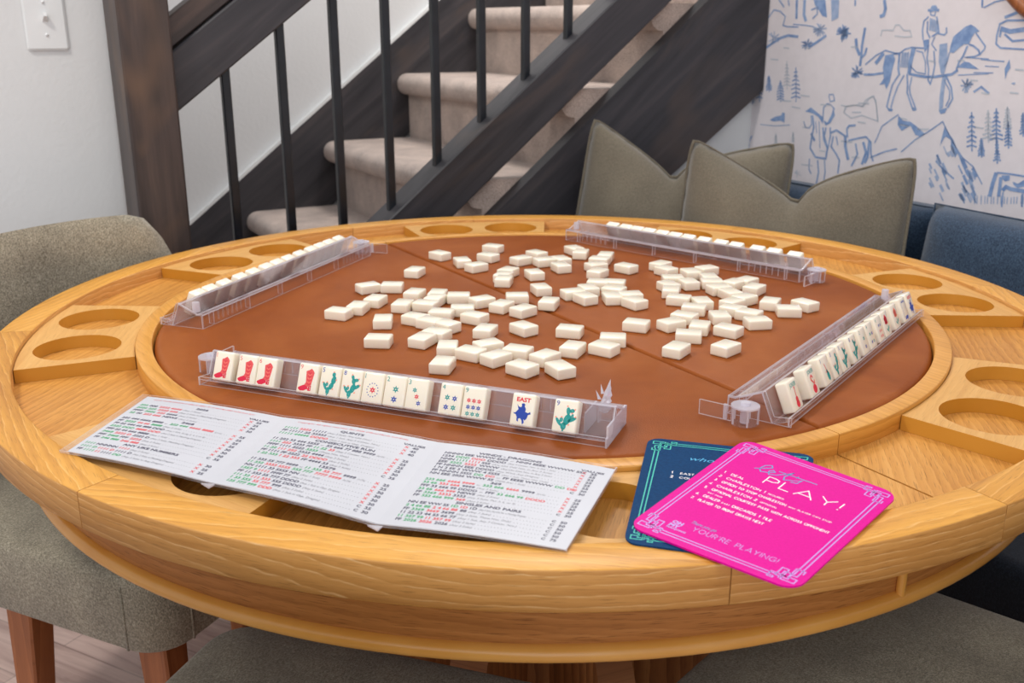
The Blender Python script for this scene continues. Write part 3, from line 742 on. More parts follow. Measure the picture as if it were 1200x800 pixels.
('L',2,0.0019,((-0.114,1.032), (-0.123,1.037), (-0.133,1.033))),
('L',2,0.0019,((-0.114,1.023), (-0.124,1.028), (-0.135,1.024))),
('L',2,0.0019,((-0.114,1.015), (-0.125,1.020), (-0.136,1.016))),
('L',2,0.0019,((-0.111,1.006), (-0.126,1.011), (-0.141,1.007))),
('L',1,0.0016,((0.004,1.008), (-0.003,0.951))),
('L',1,0.0019,((0.007,0.999), (0.004,1.004), (-0.000,0.999))),
('L',1,0.0019,((0.008,0.991), (0.003,0.996), (-0.003,0.992))),
('L',1,0.0019,((0.007,0.984), (0.003,0.989), (-0.004,0.985))),
('L',1,0.0019,((0.007,0.977), (0.002,0.982), (-0.005,0.978))),
('L',1,0.0019,((0.007,0.970), (0.001,0.975), (-0.006,0.971))),
('L',1,0.0019,((0.009,0.963), (0.000,0.968), (-0.009,0.964))),
('L',1,0.0019,((0.008,0.956), (-0.001,0.961), (-0.010,0.957))),
('F',0,((-0.198,0.946), (-0.217,0.958), (-0.239,0.947), (-0.260,0.937), (-0.263,0.919), (-0.245,0.936), (-0.229,0.942), (-0.213,0.945))),
('F',0,((-0.261,0.930), (-0.277,0.924), (-0.289,0.947), (-0.292,0.962), (-0.299,0.944), (-0.287,0.924), (-0.273,0.916))),
('F',0,((-0.073,0.915), (-0.092,0.925), (-0.114,0.930), (-0.118,0.938), (-0.127,0.937), (-0.128,0.912), (-0.115,0.916), (-0.088,0.912))),
('F',0,((0.016,0.822), (0.015,0.839), (-0.004,0.865), (-0.012,0.868), (-0.002,0.849), (-0.002,0.824))),
('L',0,0.0016,((-0.196,0.921), (-0.205,0.906), (-0.218,0.906), (-0.225,0.916), (-0.220,0.938))),
('L',0,0.0028,((-0.225,0.938), (-0.233,0.909), (-0.229,0.886), (-0.227,0.855), (-0.248,0.834), (-0.283,0.834), (-0.285,0.861), (-0.270,0.882), (-0.264,0.911))),
('L',0,0.0038,((-0.225,0.893), (-0.240,0.875))),
('L',0,0.0019,((-0.228,0.828), (-0.229,0.801), (-0.238,0.790))),
('L',0,0.0025,((-0.256,0.827), (-0.263,0.797), (-0.259,0.766))),
('L',0,0.0019,((-0.279,0.830), (-0.285,0.800), (-0.283,0.777))),
('L',0,0.0016,((-0.273,0.993), (-0.288,0.994), (-0.294,0.980), (-0.280,0.976), (-0.274,0.990))),
('L',0,0.0019,((-0.271,0.971), (-0.260,0.960), (-0.261,0.930))),
('L',0,0.0016,((-0.271,0.971), (-0.284,0.968), (-0.297,0.958))),
('L',0,0.0025,((-0.274,0.912), (-0.271,0.889), (-0.287,0.861), (-0.291,0.891), (-0.288,0.913))),
('L',0,0.0028,((-0.290,0.899), (-0.309,0.908), (-0.339,0.896), (-0.346,0.896), (-0.342,0.914), (-0.348,0.922), (-0.368,0.925))),
('L',0,0.0025,((-0.350,0.886), (-0.386,0.896), (-0.404,0.900), (-0.420,0.889), (-0.424,0.861), (-0.433,0.844))),
('L',0,0.0025,((-0.301,0.892), (-0.297,0.866), (-0.316,0.849), (-0.328,0.835), (-0.327,0.802))),
('L',0,0.0047,((-0.339,0.896), (-0.343,0.870), (-0.356,0.839))),
('L',0,0.0028,((-0.374,0.881), (-0.383,0.856), (-0.368,0.825))),
('L',0,0.0041,((-0.397,0.887), (-0.409,0.863), (-0.400,0.833))),
('L',0,0.0038,((-0.415,0.892), (-0.415,0.852), (-0.408,0.837))),
('L',0,0.0019,((-0.310,0.893), (-0.318,0.872))),
('L',0,0.0013,((-0.237,0.924), (-0.245,0.895))),
('L',0,0.0013,((-0.249,0.925), (-0.260,0.858))),
('L',2,0.0016,((-0.327,0.953), (-0.335,0.968), (-0.367,0.974), (-0.386,0.972), (-0.401,0.990), (-0.414,0.998), (-0.426,0.974), (-0.435,0.940), (-0.384,0.950), (-0.352,0.941), (-0.327,0.953))),
('L',2,0.0009,((-0.192,0.784), (-0.205,0.782))),
('L',2,0.0009,((-0.190,0.784), (-0.189,0.774))),
('L',2,0.0009,((-0.190,0.786), (-0.186,0.793))),
('L',2,0.0009,((-0.190,0.785), (-0.182,0.792))),
('L',2,0.0009,((-0.192,0.785), (-0.199,0.792))),
('L',2,0.0009,((-0.189,0.785), (-0.178,0.787))),
('L',2,0.0009,((-0.190,0.786), (-0.188,0.793))),
('L',2,0.0009,((-0.190,0.785), (-0.180,0.784))),
('L',2,0.0019,((-0.100,0.882), (-0.104,0.854))),
('L',2,0.0022,((-0.097,0.870), (-0.100,0.876), (-0.105,0.871))),
('L',2,0.0022,((-0.096,0.863), (-0.101,0.869), (-0.107,0.864))),
('L',2,0.0022,((-0.097,0.855), (-0.102,0.861), (-0.109,0.856))),
('L',2,0.0019,((-0.162,0.891), (-0.166,0.864))),
('L',2,0.0022,((-0.161,0.880), (-0.163,0.886), (-0.166,0.881))),
('L',2,0.0022,((-0.159,0.872), (-0.163,0.878), (-0.169,0.873))),
('L',2,0.0022,((-0.160,0.865), (-0.164,0.871), (-0.170,0.866))),
('L',1,0.0013,((-0.038,0.900), (-0.095,0.901), (-0.149,0.908))),
('F',0,((-0.492,0.958), (-0.506,0.947), (-0.528,0.946), (-0.546,0.937), (-0.572,0.922), (-0.561,0.915), (-0.546,0.917), (-0.529,0.937), (-0.506,0.923), (-0.493,0.936))),
('F',0,((-0.621,0.946), (-0.635,0.928), (-0.648,0.916), (-0.664,0.891), (-0.658,0.877), (-0.646,0.893), (-0.641,0.915), (-0.628,0.921), (-0.623,0.917), (-0.616,0.900), (-0.615,0.893), (-0.617,0.916))),
('L',0,0.0016,((-0.432,0.888), (-0.448,0.929), (-0.476,0.949), (-0.492,0.960))),
('L',0,0.0016,((-0.512,0.875), (-0.546,0.906), (-0.583,0.930), (-0.614,0.953), (-0.631,0.931), (-0.654,0.903), (-0.677,0.879), (-0.706,0.863), (-0.734,0.828))),
('L',0,0.0028,((-0.664,0.891), (-0.679,0.867), (-0.694,0.845), (-0.711,0.831))),
('L',0,0.0022,((-0.609,0.865), (-0.636,0.845), (-0.662,0.831))),
('L',0,0.0019,((-0.423,0.852), (-0.465,0.871), (-0.499,0.881))),
('L',0,0.0051,((-0.764,0.857), (-0.759,0.834), (-0.756,0.804))),
('L',0,0.0044,((-0.776,0.849), (-0.777,0.824), (-0.777,0.807))),
('L',0,0.0047,((-0.784,0.821), (-0.791,0.830), (-0.802,0.827), (-0.843,0.826))),
('L',0,0.0019,((-0.786,0.818), (-0.788,0.786))),
('L',0,0.0022,((-0.831,0.821), (-0.834,0.793))),
('L',0,0.0022,((-0.765,0.857), (-0.793,0.858), (-0.838,0.857))),
('F',0,((-0.777,0.853), (-0.796,0.855), (-0.797,0.845), (-0.787,0.841), (-0.779,0.846))),
('F',0,((-0.805,0.843), (-0.817,0.840), (-0.835,0.854), (-0.838,0.838), (-0.817,0.831), (-0.807,0.837))),
('L',1,0.002,((-0.641,0.825), (-0.655,0.806))),
('L',0,0.002,((-0.669,0.862), (-0.682,0.844))),
('L',1,0.0016,((-0.697,0.811), (-0.705,0.801))),
('L',1,0.0041,((-0.700,0.835), (-0.715,0.815))),
('L',1,0.0024,((-0.682,0.802), (-0.697,0.781))),
('L',1,0.0032,((-0.613,0.831), (-0.621,0.821))),
('L',1,0.0031,((-0.698,0.853), (-0.709,0.836))),
('L',1,0.0031,((-0.599,0.815), (-0.608,0.804))),
('L',0,0.0038,((-0.685,0.842), (-0.698,0.823))),
('L',1,0.0017,((-0.703,0.806), (-0.715,0.790))),
('L',0,0.002,((-0.629,0.845), (-0.645,0.824))),
('L',1,0.0022,((-0.598,0.825), (-0.613,0.806))),
('L',0,0.0033,((-0.610,0.879), (-0.623,0.860))),
('L',1,0.0023,((-0.643,0.903), (-0.657,0.884))),
('L',0,0.0028,((-0.710,0.806), (-0.725,0.786))),
('L',1,0.0025,((-0.608,0.846), (-0.623,0.826))),
('L',1,0.0017,((-0.713,0.809), (-0.724,0.793))),
('L',0,0.0034,((-0.692,0.855), (-0.704,0.838))),
('L',1,0.0039,((-0.637,0.887), (-0.643,0.879))),
('L',1,0.0039,((-0.629,0.813), (-0.639,0.799))),
('L',1,0.0029,((-0.644,0.818), (-0.652,0.808))),
('L',1,0.0019,((-0.594,0.847), (-0.602,0.835))),
('L',0,0.0032,((-0.676,0.879), (-0.691,0.858))),
('L',0,0.0038,((-0.681,0.800), (-0.690,0.789))),
('L',1,0.003,((-0.643,0.891), (-0.652,0.879))),
('L',0,0.0019,((-0.610,0.877), (-0.621,0.862))),
('L',1,0.002,((-0.705,0.851), (-0.716,0.836))),
('L',1,0.0035,((-0.683,0.826), (-0.698,0.805))),
('L',1,0.0017,((-0.686,0.813), (-0.698,0.796))),
('L',1,0.0037,((-0.627,0.862), (-0.643,0.840))),
('L',0,0.004,((-0.705,0.860), (-0.718,0.842))),
('L',0,0.0033,((-0.707,0.822), (-0.722,0.801))),
('L',1,0.0018,((-0.630,0.795), (-0.642,0.778))),
('L',1,0.0028,((-0.611,0.872), (-0.621,0.858))),
('L',0,0.0035,((-0.629,0.850), (-0.639,0.837))),
('L',0,0.0025,((-0.593,0.857), (-0.601,0.846))),
('L',1,0.0025,((-0.700,0.802), (-0.713,0.785))),
('L',1,0.0021,((-0.682,0.799), (-0.690,0.789))),
('L',1,0.0037,((-0.646,0.899), (-0.653,0.890))),
('L',0,0.004,((-0.685,0.800), (-0.696,0.786))),
('L',1,0.0031,((-0.691,0.813), (-0.698,0.803))),
('L',1,0.0017,((-0.625,0.899), (-0.637,0.881))),
('L',0,0.0024,((-0.688,0.819), (-0.698,0.806))),
('L',1,0.0013,((-0.720,0.802), (-0.722,0.783))),
('L',1,0.0013,((-0.726,0.802), (-0.728,0.784))),
('L',1,0.0013,((-0.736,0.804), (-0.738,0.785))),
('L',1,0.0013,((-0.745,0.804), (-0.747,0.787))),
('L',1,0.0013,((-0.751,0.807), (-0.753,0.788))),
('L',1,0.0013,((-0.760,0.806), (-0.762,0.789))),
('L',1,0.0013,((-0.766,0.805), (-0.768,0.790))),
('L',1,0.0013,((-0.775,0.809), (-0.777,0.791))),
('L',1,0.0013,((-0.783,0.810), (-0.785,0.792))),
('L',1,0.0013,((-0.791,0.809), (-0.793,0.794))),
('L',1,0.0013,((-0.798,0.809), (-0.799,0.794))),
('L',1,0.0013,((-0.807,0.810), (-0.808,0.796))),
('L',1,0.0013,((-0.813,0.812), (-0.815,0.797))),
('L',1,0.0013,((-0.820,0.813), (-0.821,0.798))),
('L',1,0.0013,((-0.829,0.818), (-0.831,0.799))),
('L',1,0.0013,((-0.834,0.815), (-0.835,0.800))),
('L',0,0.0019,((-0.684,0.979), (-0.698,0.895))),
('L',0,0.0022,((-0.680,0.966), (-0.685,0.971), (-0.692,0.967))),
('L',0,0.0022,((-0.681,0.955), (-0.687,0.960), (-0.694,0.957))),
('L',0,0.0022,((-0.679,0.945), (-0.688,0.950), (-0.699,0.947))),
('L',0,0.0022,((-0.683,0.935), (-0.690,0.940), (-0.699,0.936))),
('L',0,0.0022,((-0.680,0.924), (-0.692,0.930), (-0.705,0.926))),
('L',0,0.0022,((-0.682,0.914), (-0.693,0.920), (-0.705,0.916))),
('L',0,0.0022,((-0.683,0.904), (-0.695,0.909), (-0.708,0.906))),
('L',0,0.0019,((-0.742,0.991), (-0.754,0.917))),
('L',0,0.0022,((-0.738,0.979), (-0.743,0.984), (-0.749,0.980))),
('L',0,0.0022,((-0.739,0.970), (-0.744,0.975), (-0.750,0.971))),
('L',0,0.0022,((-0.737,0.961), (-0.746,0.966), (-0.756,0.962))),
('L',0,0.0022,((-0.738,0.952), (-0.747,0.957), (-0.758,0.953))),
('L',0,0.0022,((-0.739,0.942), (-0.749,0.948), (-0.760,0.944))),
('L',0,0.0022,((-0.736,0.933), (-0.750,0.939), (-0.766,0.936))),
('L',0,0.0022,((-0.737,0.924), (-0.752,0.930), (-0.768,0.927))),
('L',0,0.0019,((-0.753,0.929), (-0.763,0.876))),
('L',0,0.0022,((-0.753,0.920), (-0.754,0.925), (-0.757,0.920))),
('L',0,0.0022,((-0.752,0.913), (-0.755,0.918), (-0.760,0.914))),
('L',0,0.0022,((-0.753,0.907), (-0.756,0.912), (-0.761,0.908))),
('L',0,0.0022,((-0.754,0.900), (-0.757,0.905), (-0.763,0.901))),
('L',0,0.0022,((-0.753,0.894), (-0.758,0.899), (-0.766,0.895))),
('L',0,0.0022,((-0.754,0.887), (-0.759,0.892), (-0.767,0.889))),
('L',0,0.0022,((-0.752,0.881), (-0.761,0.886), (-0.770,0.883))),
('L',0,0.0019,((-0.774,0.965), (-0.784,0.910))),
('L',0,0.0022,((-0.772,0.956), (-0.775,0.960), (-0.779,0.956))),
('L',0,0.0022,((-0.771,0.949), (-0.776,0.954), (-0.782,0.950))),
('L',0,0.0022,((-0.771,0.942), (-0.777,0.947), (-0.784,0.943))),
('L',0,0.0022,((-0.771,0.935), (-0.778,0.940), (-0.786,0.937))),
('L',0,0.0022,((-0.770,0.928), (-0.779,0.934), (-0.789,0.930))),
('L',0,0.0022,((-0.773,0.922), (-0.780,0.927), (-0.789,0.923))),
('L',0,0.0022,((-0.773,0.915), (-0.781,0.920), (-0.791,0.917))),
('L',0,0.0019,((-0.716,0.926), (-0.724,0.885))),
('L',0,0.0022,((-0.714,0.918), (-0.717,0.923), (-0.721,0.918))),
('L',0,0.0022,((-0.715,0.913), (-0.718,0.918), (-0.722,0.913))),
('L',0,0.0022,((-0.714,0.908), (-0.718,0.913), (-0.724,0.909))),
('L',0,0.0022,((-0.714,0.902), (-0.719,0.908), (-0.726,0.904))),
('L',0,0.0022,((-0.712,0.897), (-0.720,0.903), (-0.729,0.899))),
('L',0,0.0022,((-0.714,0.892), (-0.721,0.898), (-0.729,0.894))),
('L',0,0.0022,((-0.714,0.887), (-0.722,0.893), (-0.730,0.889))),
('L',0,0.0019,((-0.804,0.986), (-0.813,0.938))),
('L',0,0.0022,((-0.802,0.977), (-0.805,0.982), (-0.809,0.978))),
('L',0,0.0022,((-0.802,0.972), (-0.806,0.976), (-0.812,0.972))),
('L',0,0.0022,((-0.802,0.966), (-0.807,0.970), (-0.814,0.967))),
('L',0,0.0022,((-0.804,0.960), (-0.808,0.964), (-0.814,0.961))),
('L',0,0.0022,((-0.804,0.954), (-0.809,0.959), (-0.816,0.955))),
('L',0,0.0022,((-0.802,0.948), (-0.810,0.953), (-0.820,0.949))),
('L',0,0.0022,((-0.804,0.942), (-0.811,0.947), (-0.820,0.943))),
('L',2,0.0019,((-0.723,0.986), (-0.735,0.918))),
('L',2,0.0022,((-0.721,0.975), (-0.724,0.980), (-0.728,0.976))),
('L',2,0.0022,((-0.719,0.967), (-0.725,0.972), (-0.732,0.968))),
('L',2,0.0022,((-0.719,0.958), (-0.727,0.963), (-0.735,0.960))),
('L',2,0.0022,((-0.722,0.950), (-0.728,0.955), (-0.736,0.951))),
('L',2,0.0022,((-0.722,0.942), (-0.729,0.947), (-0.738,0.943))),
('L',2,0.0022,((-0.718,0.933), (-0.731,0.938), (-0.745,0.935))),
('L',2,0.0022,((-0.717,0.924), (-0.732,0.930), (-0.748,0.927))),
('L',2,0.0019,((-0.767,0.996), (-0.776,0.947))),
('L',2,0.0022,((-0.764,0.987), (-0.768,0.992), (-0.773,0.988))),
('L',2,0.0022,((-0.764,0.981), (-0.769,0.986), (-0.775,0.982))),
('L',2,0.0022,((-0.765,0.975), (-0.770,0.980), (-0.776,0.976))),
('L',2,0.0022,((-0.763,0.969), (-0.771,0.974), (-0.780,0.970))),
('L',2,0.0022,((-0.763,0.963), (-0.772,0.968), (-0.781,0.964))),
('L',2,0.0022,((-0.764,0.957), (-0.773,0.962), (-0.783,0.958))),
('L',2,0.0022,((-0.764,0.951), (-0.774,0.956), (-0.785,0.953))),
('L',0,0.0024,((-0.720,1.161), (-0.738,1.169), (-0.782,1.169))),
('L',0,0.0053,((-0.725,1.153), (-0.748,1.147), (-0.785,1.152))),
('L',0,0.0021,((-0.722,1.161), (-0.719,1.139), (-0.720,1.122), (-0.731,1.114), (-0.791,1.112))),
('L',0,0.0026,((-0.736,1.142), (-0.757,1.128), (-0.788,1.131))),
('L',0,0.0035,((-0.731,1.175), (-0.754,1.183), (-0.777,1.194))),
('L',0,0.0015,((-0.689,1.090), (-0.716,1.088), (-0.745,1.087))),
('L',0,0.0024,((-0.673,1.212), (-0.675,1.195))),
('L',0,0.0018,((-0.679,1.195), (-0.703,1.206), (-0.728,1.211))),
('L',0,0.0012,((-0.701,1.076), (-0.734,1.076))),
('L',0,0.0012,((-0.676,1.062), (-0.723,1.063))),
('L',0,0.0026,((-0.727,1.149), (-0.726,1.136))),
('F',0,((-0.756,1.092), (-0.761,1.075), (-0.755,1.064), (-0.753,1.050), (-0.748,1.072))),
('F',1,((-0.778,1.044), (-0.777,1.043), (-0.776,1.042), (-0.774,1.041), (-0.771,1.042), (-0.770,1.042), (-0.768,1.043), (-0.769,1.044), (-0.771,1.045), (-0.773,1.046), (-0.775,1.046), (-0.777,1.045))),
('L',2,0.0018,((-0.456,0.830), (-0.481,0.829))),
('L',2,0.0018,((-0.805,0.986), (-0.817,0.985))),
('L',2,0.0018,((-0.772,1.072), (-0.792,1.071))),
('L',2,0.0018,((-0.549,0.931), (-0.581,0.933))),
('L',2,0.0018,((-0.202,0.810), (-0.241,0.811))),
('L',2,0.0018,((-0.498,0.952), (-0.518,0.950))),
('L',2,0.0018,((-0.172,1.106), (-0.195,1.103))),
('L',2,0.0018,((-0.555,1.084), (-0.577,1.081))),
('L',2,0.0018,((-0.316,0.970), (-0.334,0.968))),
('L',2,0.0018,((-0.736,0.951), (-0.751,0.949))),
('L',2,0.0018,((-0.374,0.934), (-0.398,0.933))),
('L',2,0.0018,((-0.768,1.025), (-0.788,1.024))),
('L',2,0.0018,((-0.059,1.073), (-0.088,1.072))),
('L',2,0.0018,((-0.194,0.906), (-0.213,0.906))),
('L',2,0.0018,((-0.369,0.978), (-0.403,0.979))),
('L',2,0.0018,((-0.329,1.109), (-0.352,1.109))),
('L',2,0.0018,((-0.353,0.955), (-0.381,0.957))),
('L',2,0.0018,((-0.178,0.986), (-0.209,0.985))),
('L',2,0.0018,((-0.103,1.103), (-0.124,1.102))),
('L',2,0.0018,((-0.366,0.847), (-0.391,0.849))),
('L',2,0.0018,((-0.327,0.883), (-0.363,0.883))),
('L',2,0.0018,((-0.670,1.046), (-0.689,1.045))),
('L',2,0.0018,((-0.103,0.968), (-0.147,0.969))),
('L',2,0.0018,((-0.259,0.852), (-0.280,0.852))),
('L',2,0.0018,((-0.150,0.955), (-0.181,0.953))),
('L',2,0.0018,((-0.696,0.948), (-0.719,0.947))),
('L',2,0.0018,((-0.248,0.967), (-0.286,0.968))),
('L',2,0.0018,((-0.499,0.937), (-0.523,0.935))),
('L',2,0.0018,((-0.701,1.021), (-0.719,1.019))),
('L',2,0.0018,((-0.631,1.086), (-0.650,1.086)))]
LOOSE = {5: 'cream face-down tile farthest left of all the loose tiles', 4: 'cream face-down tile touching the leftmost loose tile', 3: 'cream face-down tile third in the slanting chain from the leftmost loose tile', 1: 'cream face-down tile, left one of the pair behind the leftmost chain', 2: 'cream face-down tile, right one of the pair behind the leftmost chain', 0: 'lone cream face-down tile on bare leather near the far end of the left rack', 6: 'cream face-down tile just beyond the nearest tile of the left side', 38: 'lone cream face-down tile standing off at the near left of the heap', 9: 'cream face-down tile leftmost of the small group at the far edge', 10: 'cream face-down tile second from the left in the small far group', 11: 'cream face-down tile third from the left in the small far group', 12: 'cream face-down tile just in front of the farthest loose tile', 13: 'cream face-down tile farthest from the camera, near the cup holders', 34: 'cream face-down tile closest to the near rack, behind its star tiles', 39: 'lone cream face-down tile in the middle gap of the heap', 40: 'cream face-down tile left of the leather seam in the middle foreground', 44: 'cream face-down tile, left one of the two nearest the row of nine stars tile', 45: 'cream face-down tile nearest the EAST tile, right one of a close pair', 46: 'cream face-down tile directly behind the pair nearest the EAST tile', 47: 'cream face-down tile at the leather seam, partly covering the tile behind it', 48: 'cream face-down tile right on the leather seam, half hidden behind another tile', 49: 'lone cream face-down tile right of the seam, between the middle and right clusters', 50: 'cream face-down tile nearest the camera in the right cluster', 55: 'cream face-down tile nearest the joker tiles, at the front right of the heap', 63: 'cream face-down tile farthest right of all the loose tiles', 62: 'cream face-down tile just left of the rightmost loose tile', 58: 'cream face-down tile at the right front corner of the right cluster', 96: 'lone cream face-down tile in the gap before the right cluster at the far side', 106: 'cream face-down tile lying alone behind the seam gap', 107: 'cream face-down tile across the seam at the middle of the table', 84: 'cream face-down tile at the far side, middle of the table, backmost of its clump', 89: 'cream face-down tile in front of the far middle clump', 20: 'cream face-down tile right end of the close row left of the seam', 17: 'cream face-down tile standing behind the close row left of the seam', 37: 'cream face-down tile just left of the lone middle tile', 33: 'cream face-down tile behind the one closest to the near rack'}
PLACE = {'l': ('cream tile lying face down among the crowded left part of the heap', 'loose face-down tiles, left part of the heap'),
         'm': ('cream tile lying face down in the middle and far clumps of the heap', 'loose face-down tiles, middle part of the heap'),
         'r': ('cream tile lying face down in the dense cluster at the right of the heap', 'loose face-down tiles, right part of the heap')}
def loose_label(i):
    if i in LOOSE: return (LOOSE[i], 'loose cream tiles lying face down')
    x, y = TILES[i][0], TILES[i][1]
    return PLACE['r' if x > 0.165 else ('m' if x > -0.02 else 'l')]

# ------------------------------------------------------------------ the room
# stair frame: s runs up the stairs, t runs away from us across them
FO = Vector((-0.626, 0.667)); FS = Vector((cos(radians(30)), sin(radians(30)))); FT = Vector((-FS.y, FS.x))
def F(s, t, z): p = FO + FS * s + FT * t; return (p.x, p.y, z)
def fbox(bm, s0, s1, t0, t1, z0, z1, mat=0):
    hexa(bm, [F(s0, t0, z0), F(s1, t0, z0), F(s1, t1, z0), F(s0, t1, z0), F(s0, t0, z1), F(s1, t0, z1), F(s1, t1, z1), F(s0, t1, z1)], mat)
def to_frame(co):
    d = Vector((co[0], co[1])) - FO
    return d.dot(FS), d.dot(FT)
def struct(name, bm, mats):
    o = finish(name, bm, mats); o['kind'] = 'structure'; return o

bm = bmesh.new(); box(bm, -4, 4, -4.5, 4, -0.05, 0); struct('floor', bm, M['floor'])
bm = bmesh.new(); fbox(bm, -3.2, -0.209, 0.085, 0.20, 0, 2.7); struct('wall_left', bm, M['wall'])
bm = bmesh.new(); fbox(bm, -3.2, 3.2, 1.02, 1.12, 0, 2.7); struct('wall_back', bm, M['wall'])
# plain plaster under the stringer
bm = bmesh.new()
prof = [(0.05, 0), (1.44, 0), (1.44, 1.08), (0.3, 0.18), (0.05, 0.02)]
hexs = [[bm.verts.new(F(s, t, z)) for s, z in prof] for t in (0.0, 0.05)]
bm.faces.new(hexs[0]); bm.faces.new(hexs[1][::-1])
for i in range(5):
    j = (i + 1) % 5
    bm.faces.new((hexs[0][i], hexs[1][i], hexs[1][j], hexs[0][j]))
struct('wall_understairs', bm, M['wall'])
# papered wall, its printed scene part of the same surface
bm = bmesh.new(); fbox(bm, 1.44, 1.56, -3.0, 0.001, 0, 2.7)
for rep_t, rep_z in ((0, 0), (-0.93, -0.31), (-0.93, 0.62), (0, 0.93)):
    mf = lambda q, a=rep_t, b_=rep_z: F(1.44 - 0.0006, min(q[0] + a, 0.0), q[1] + b_)
    for it in WP:
        if it[0] == 'F': poly(bm, it[2], 1 + it[1], mf)
        else: ribbon(bm, it[3], it[2] * 1.8, mat=1 + it[1], mapf=mf)
o = finish('wall_right', bm, [M['wp_base'], M['wp0'], M['wp1'], M['wp2']]); o['kind'] = 'structure'
# white bead on top of the skirt board
SL = 0.765
bm = bmesh.new()
def sloped(bm, s0, s1, t0, t1, zb, zt, sl, mat=0, plumb=True):
    """board that climbs with slope sl; zb, zt are its under and upper height at s = 0"""
    hexa(bm, [F(s0, t0, zb + sl * s0), F(s1, t0, zb + sl * s1), F(s1, t1, zb + sl * s1), F(s0, t1, zb + sl * s0),
              F(s0, t0, zt + sl * s0), F(s1, t0, zt + sl * s1), F(s1, t1, zt + sl * s1), F(s0, t1, zt + sl * s0)], mat)
sloped(bm, -0.45, 2.4, 1.0, 1.02, 0.488, 0.500, SL)
struct('trim_1', bm, M['trimwhite'])

# ------------------------------------------------------------------ staircase
def board_uv(bm, sl):
    k = math.hypot(1, sl)
    def fn(co, n):
        s, t = to_frame(co)
        a = (s + co[2] * sl) / k; c = (co[2] - s * sl) / k
        return (a, c + t * 0.9)
    uv_all(bm, fn)
stairs = empty('staircase', F(-0.16, 0, 0))
tag(stairs, 'carpeted staircase with dark timber rails and black balusters climbing behind the table', 'staircase')
def spart(name, bm, mat, parent=None, bev=0.0, smooth=False):
    if bev: bmesh.ops.bevel(bm, geom=bm.edges[:], offset=bev, segments=1, affect='EDGES')
    inv = Matrix.Translation(-Vector(stairs.location))
    for v in bm.verts: v.co = inv @ v.co
    return finish(name, bm, mat, parent or stairs, smooth)
bm = bmesh.new(); fbox(bm, -0.207, -0.112, -0.07, 0.075, 0, 1.75)
uv_all(bm, lambda co, n: (co[2], to_frame(co)[0] + to_frame(co)[1]))
spart('newel_post', bm, M['stain_warm'], bev=0.004)
bm = bmesh.new(); sloped(bm, -0.112, 1.6, -0.035, 0.04, 1.075, 1.190, 0.738); board_uv(bm, .74)
spart('handrail', bm, M['stain'], bev=0.003)
bm = bmesh.new(); sloped(bm, -0.112, 1.6, -0.022, 0.04, 1.193, 1.252, 0.738); board_uv(bm, .74)
spart('rail_cap', bm, M['stain_warm'], bev=0.003)
bm = bmesh.new(); sloped(bm, -0.112, 1.44, -0.045, 0.045, 0.348, 0.482, 0.785); board_uv(bm, .785)
spart('bottom_rail', bm, M['stain'], bev=0.003)
for k in range(12):
    s = 0.0 + 0.1187 * k
    bm = bmesh.new(); fbox(bm, s - 0.009, s + 0.009, -0.009, 0.009, 0.45 + 0.785 * s, 1.09 + 0.738 * s)
    spart('baluster', bm, M['black_metal'], bev=0.002)
bm = bmesh.new()
sp = [(-0.1, 0.0), (0.0, 0.0), (1.437, 0.992), (1.437, 1.386), (-0.1, 0.172)]
pa = [bm.verts.new(F(s, -0.042, z)) for s, z in sp]; pb = [bm.verts.new(F(s, -0.002, z)) for s, z in sp]
bm.faces.new(pa); bm.faces.new(pb[::-1])
for i in range(5): bm.faces.new((pa[i], pb[i], pb[(i + 1) % 5], pa[(i + 1) % 5]))
board_uv(bm, .79)
spart('stringer', bm, M['stain'])
bm = bmesh.new(); sloped(bm, -0.45, 2.4, 1.0, 1.018, 0.16, 0.488, SL); board_uv(bm, SL)
spart('skirt_board', bm, M['stain'])
# carpeted steps with a fat rolled nosing
for i in range(-2, 7):
    s0 = 0.287 + 0.265 * i; zt = 0.600 + 0.2045 * i
    pr = []
    R = 0.034
    for a in range(9):
        an = radians(90 + 22.5 * a)
        pr.append((s0 + R + R * cos(an), zt - R + R * sin(an)))
    zlow = max(0.0, zt - 0.2045 - 0.01)
    pr += [(s0 + R + 0.006, zt - 2 * R), (s0 + R + 0.006, zlow), (s0 + 0.36, zlow), (s0 + 0.36, zt - 0.002)]
    bm = bmesh.new()
    ta, tb = 0.002, 0.998
    A = [bm.verts.new(F(s, ta, z)) for s, z in pr]; B = [bm.verts.new(F(s, tb, z)) for s, z in pr]
    bm.faces.new(A); bm.faces.new(B[::-1])
    n = len(pr)
    for k in range(n): bm.faces.new((A[k], B[k], B[(k + 1) % n], A[(k + 1) % n]))
    o = spart('carpeted_step', bm, M['carpet'])
    smooth_by_angle(o, 40)

# switch on the left wall
def FR(s, t, z): return F(s, t, z)
sw = empty('light_switch', F(-0.314, 0.085, 1.172)); tag(sw, 'white toggle light switch on the plaster wall left of the post', 'light switch')
inv = Matrix.Translation(-Vector(sw.location))
def swp(name, bm, mat, parent=sw, smooth=False):
    for v in bm.verts: v.co = inv @ v.co
    return finish(name, bm, mat, parent, smooth)
bm = bmesh.new(); fbox(bm, -0.3515, -0.2765, 0.078, 0.086, 1.113, 1.231)
bmesh.ops.bevel(bm, geom=bm.edges[:], offset=0.0035, segments=2, affect='EDGES'); pl = swp('switch_plate', bm, M['trimwhite'])
bm = bmesh.new(); hexa(bm, [F(-.319, .079, 1.165), F(-.309, .079, 1.165), F(-.309, .079, 1.178), F(-.319, .079, 1.178), F(-.317, .064, 1.176), F(-.311, .064, 1.176), F(-.311, .066, 1.183), F(-.317, .066, 1.183)])
swp('toggle', bm, M['trimwhite'])
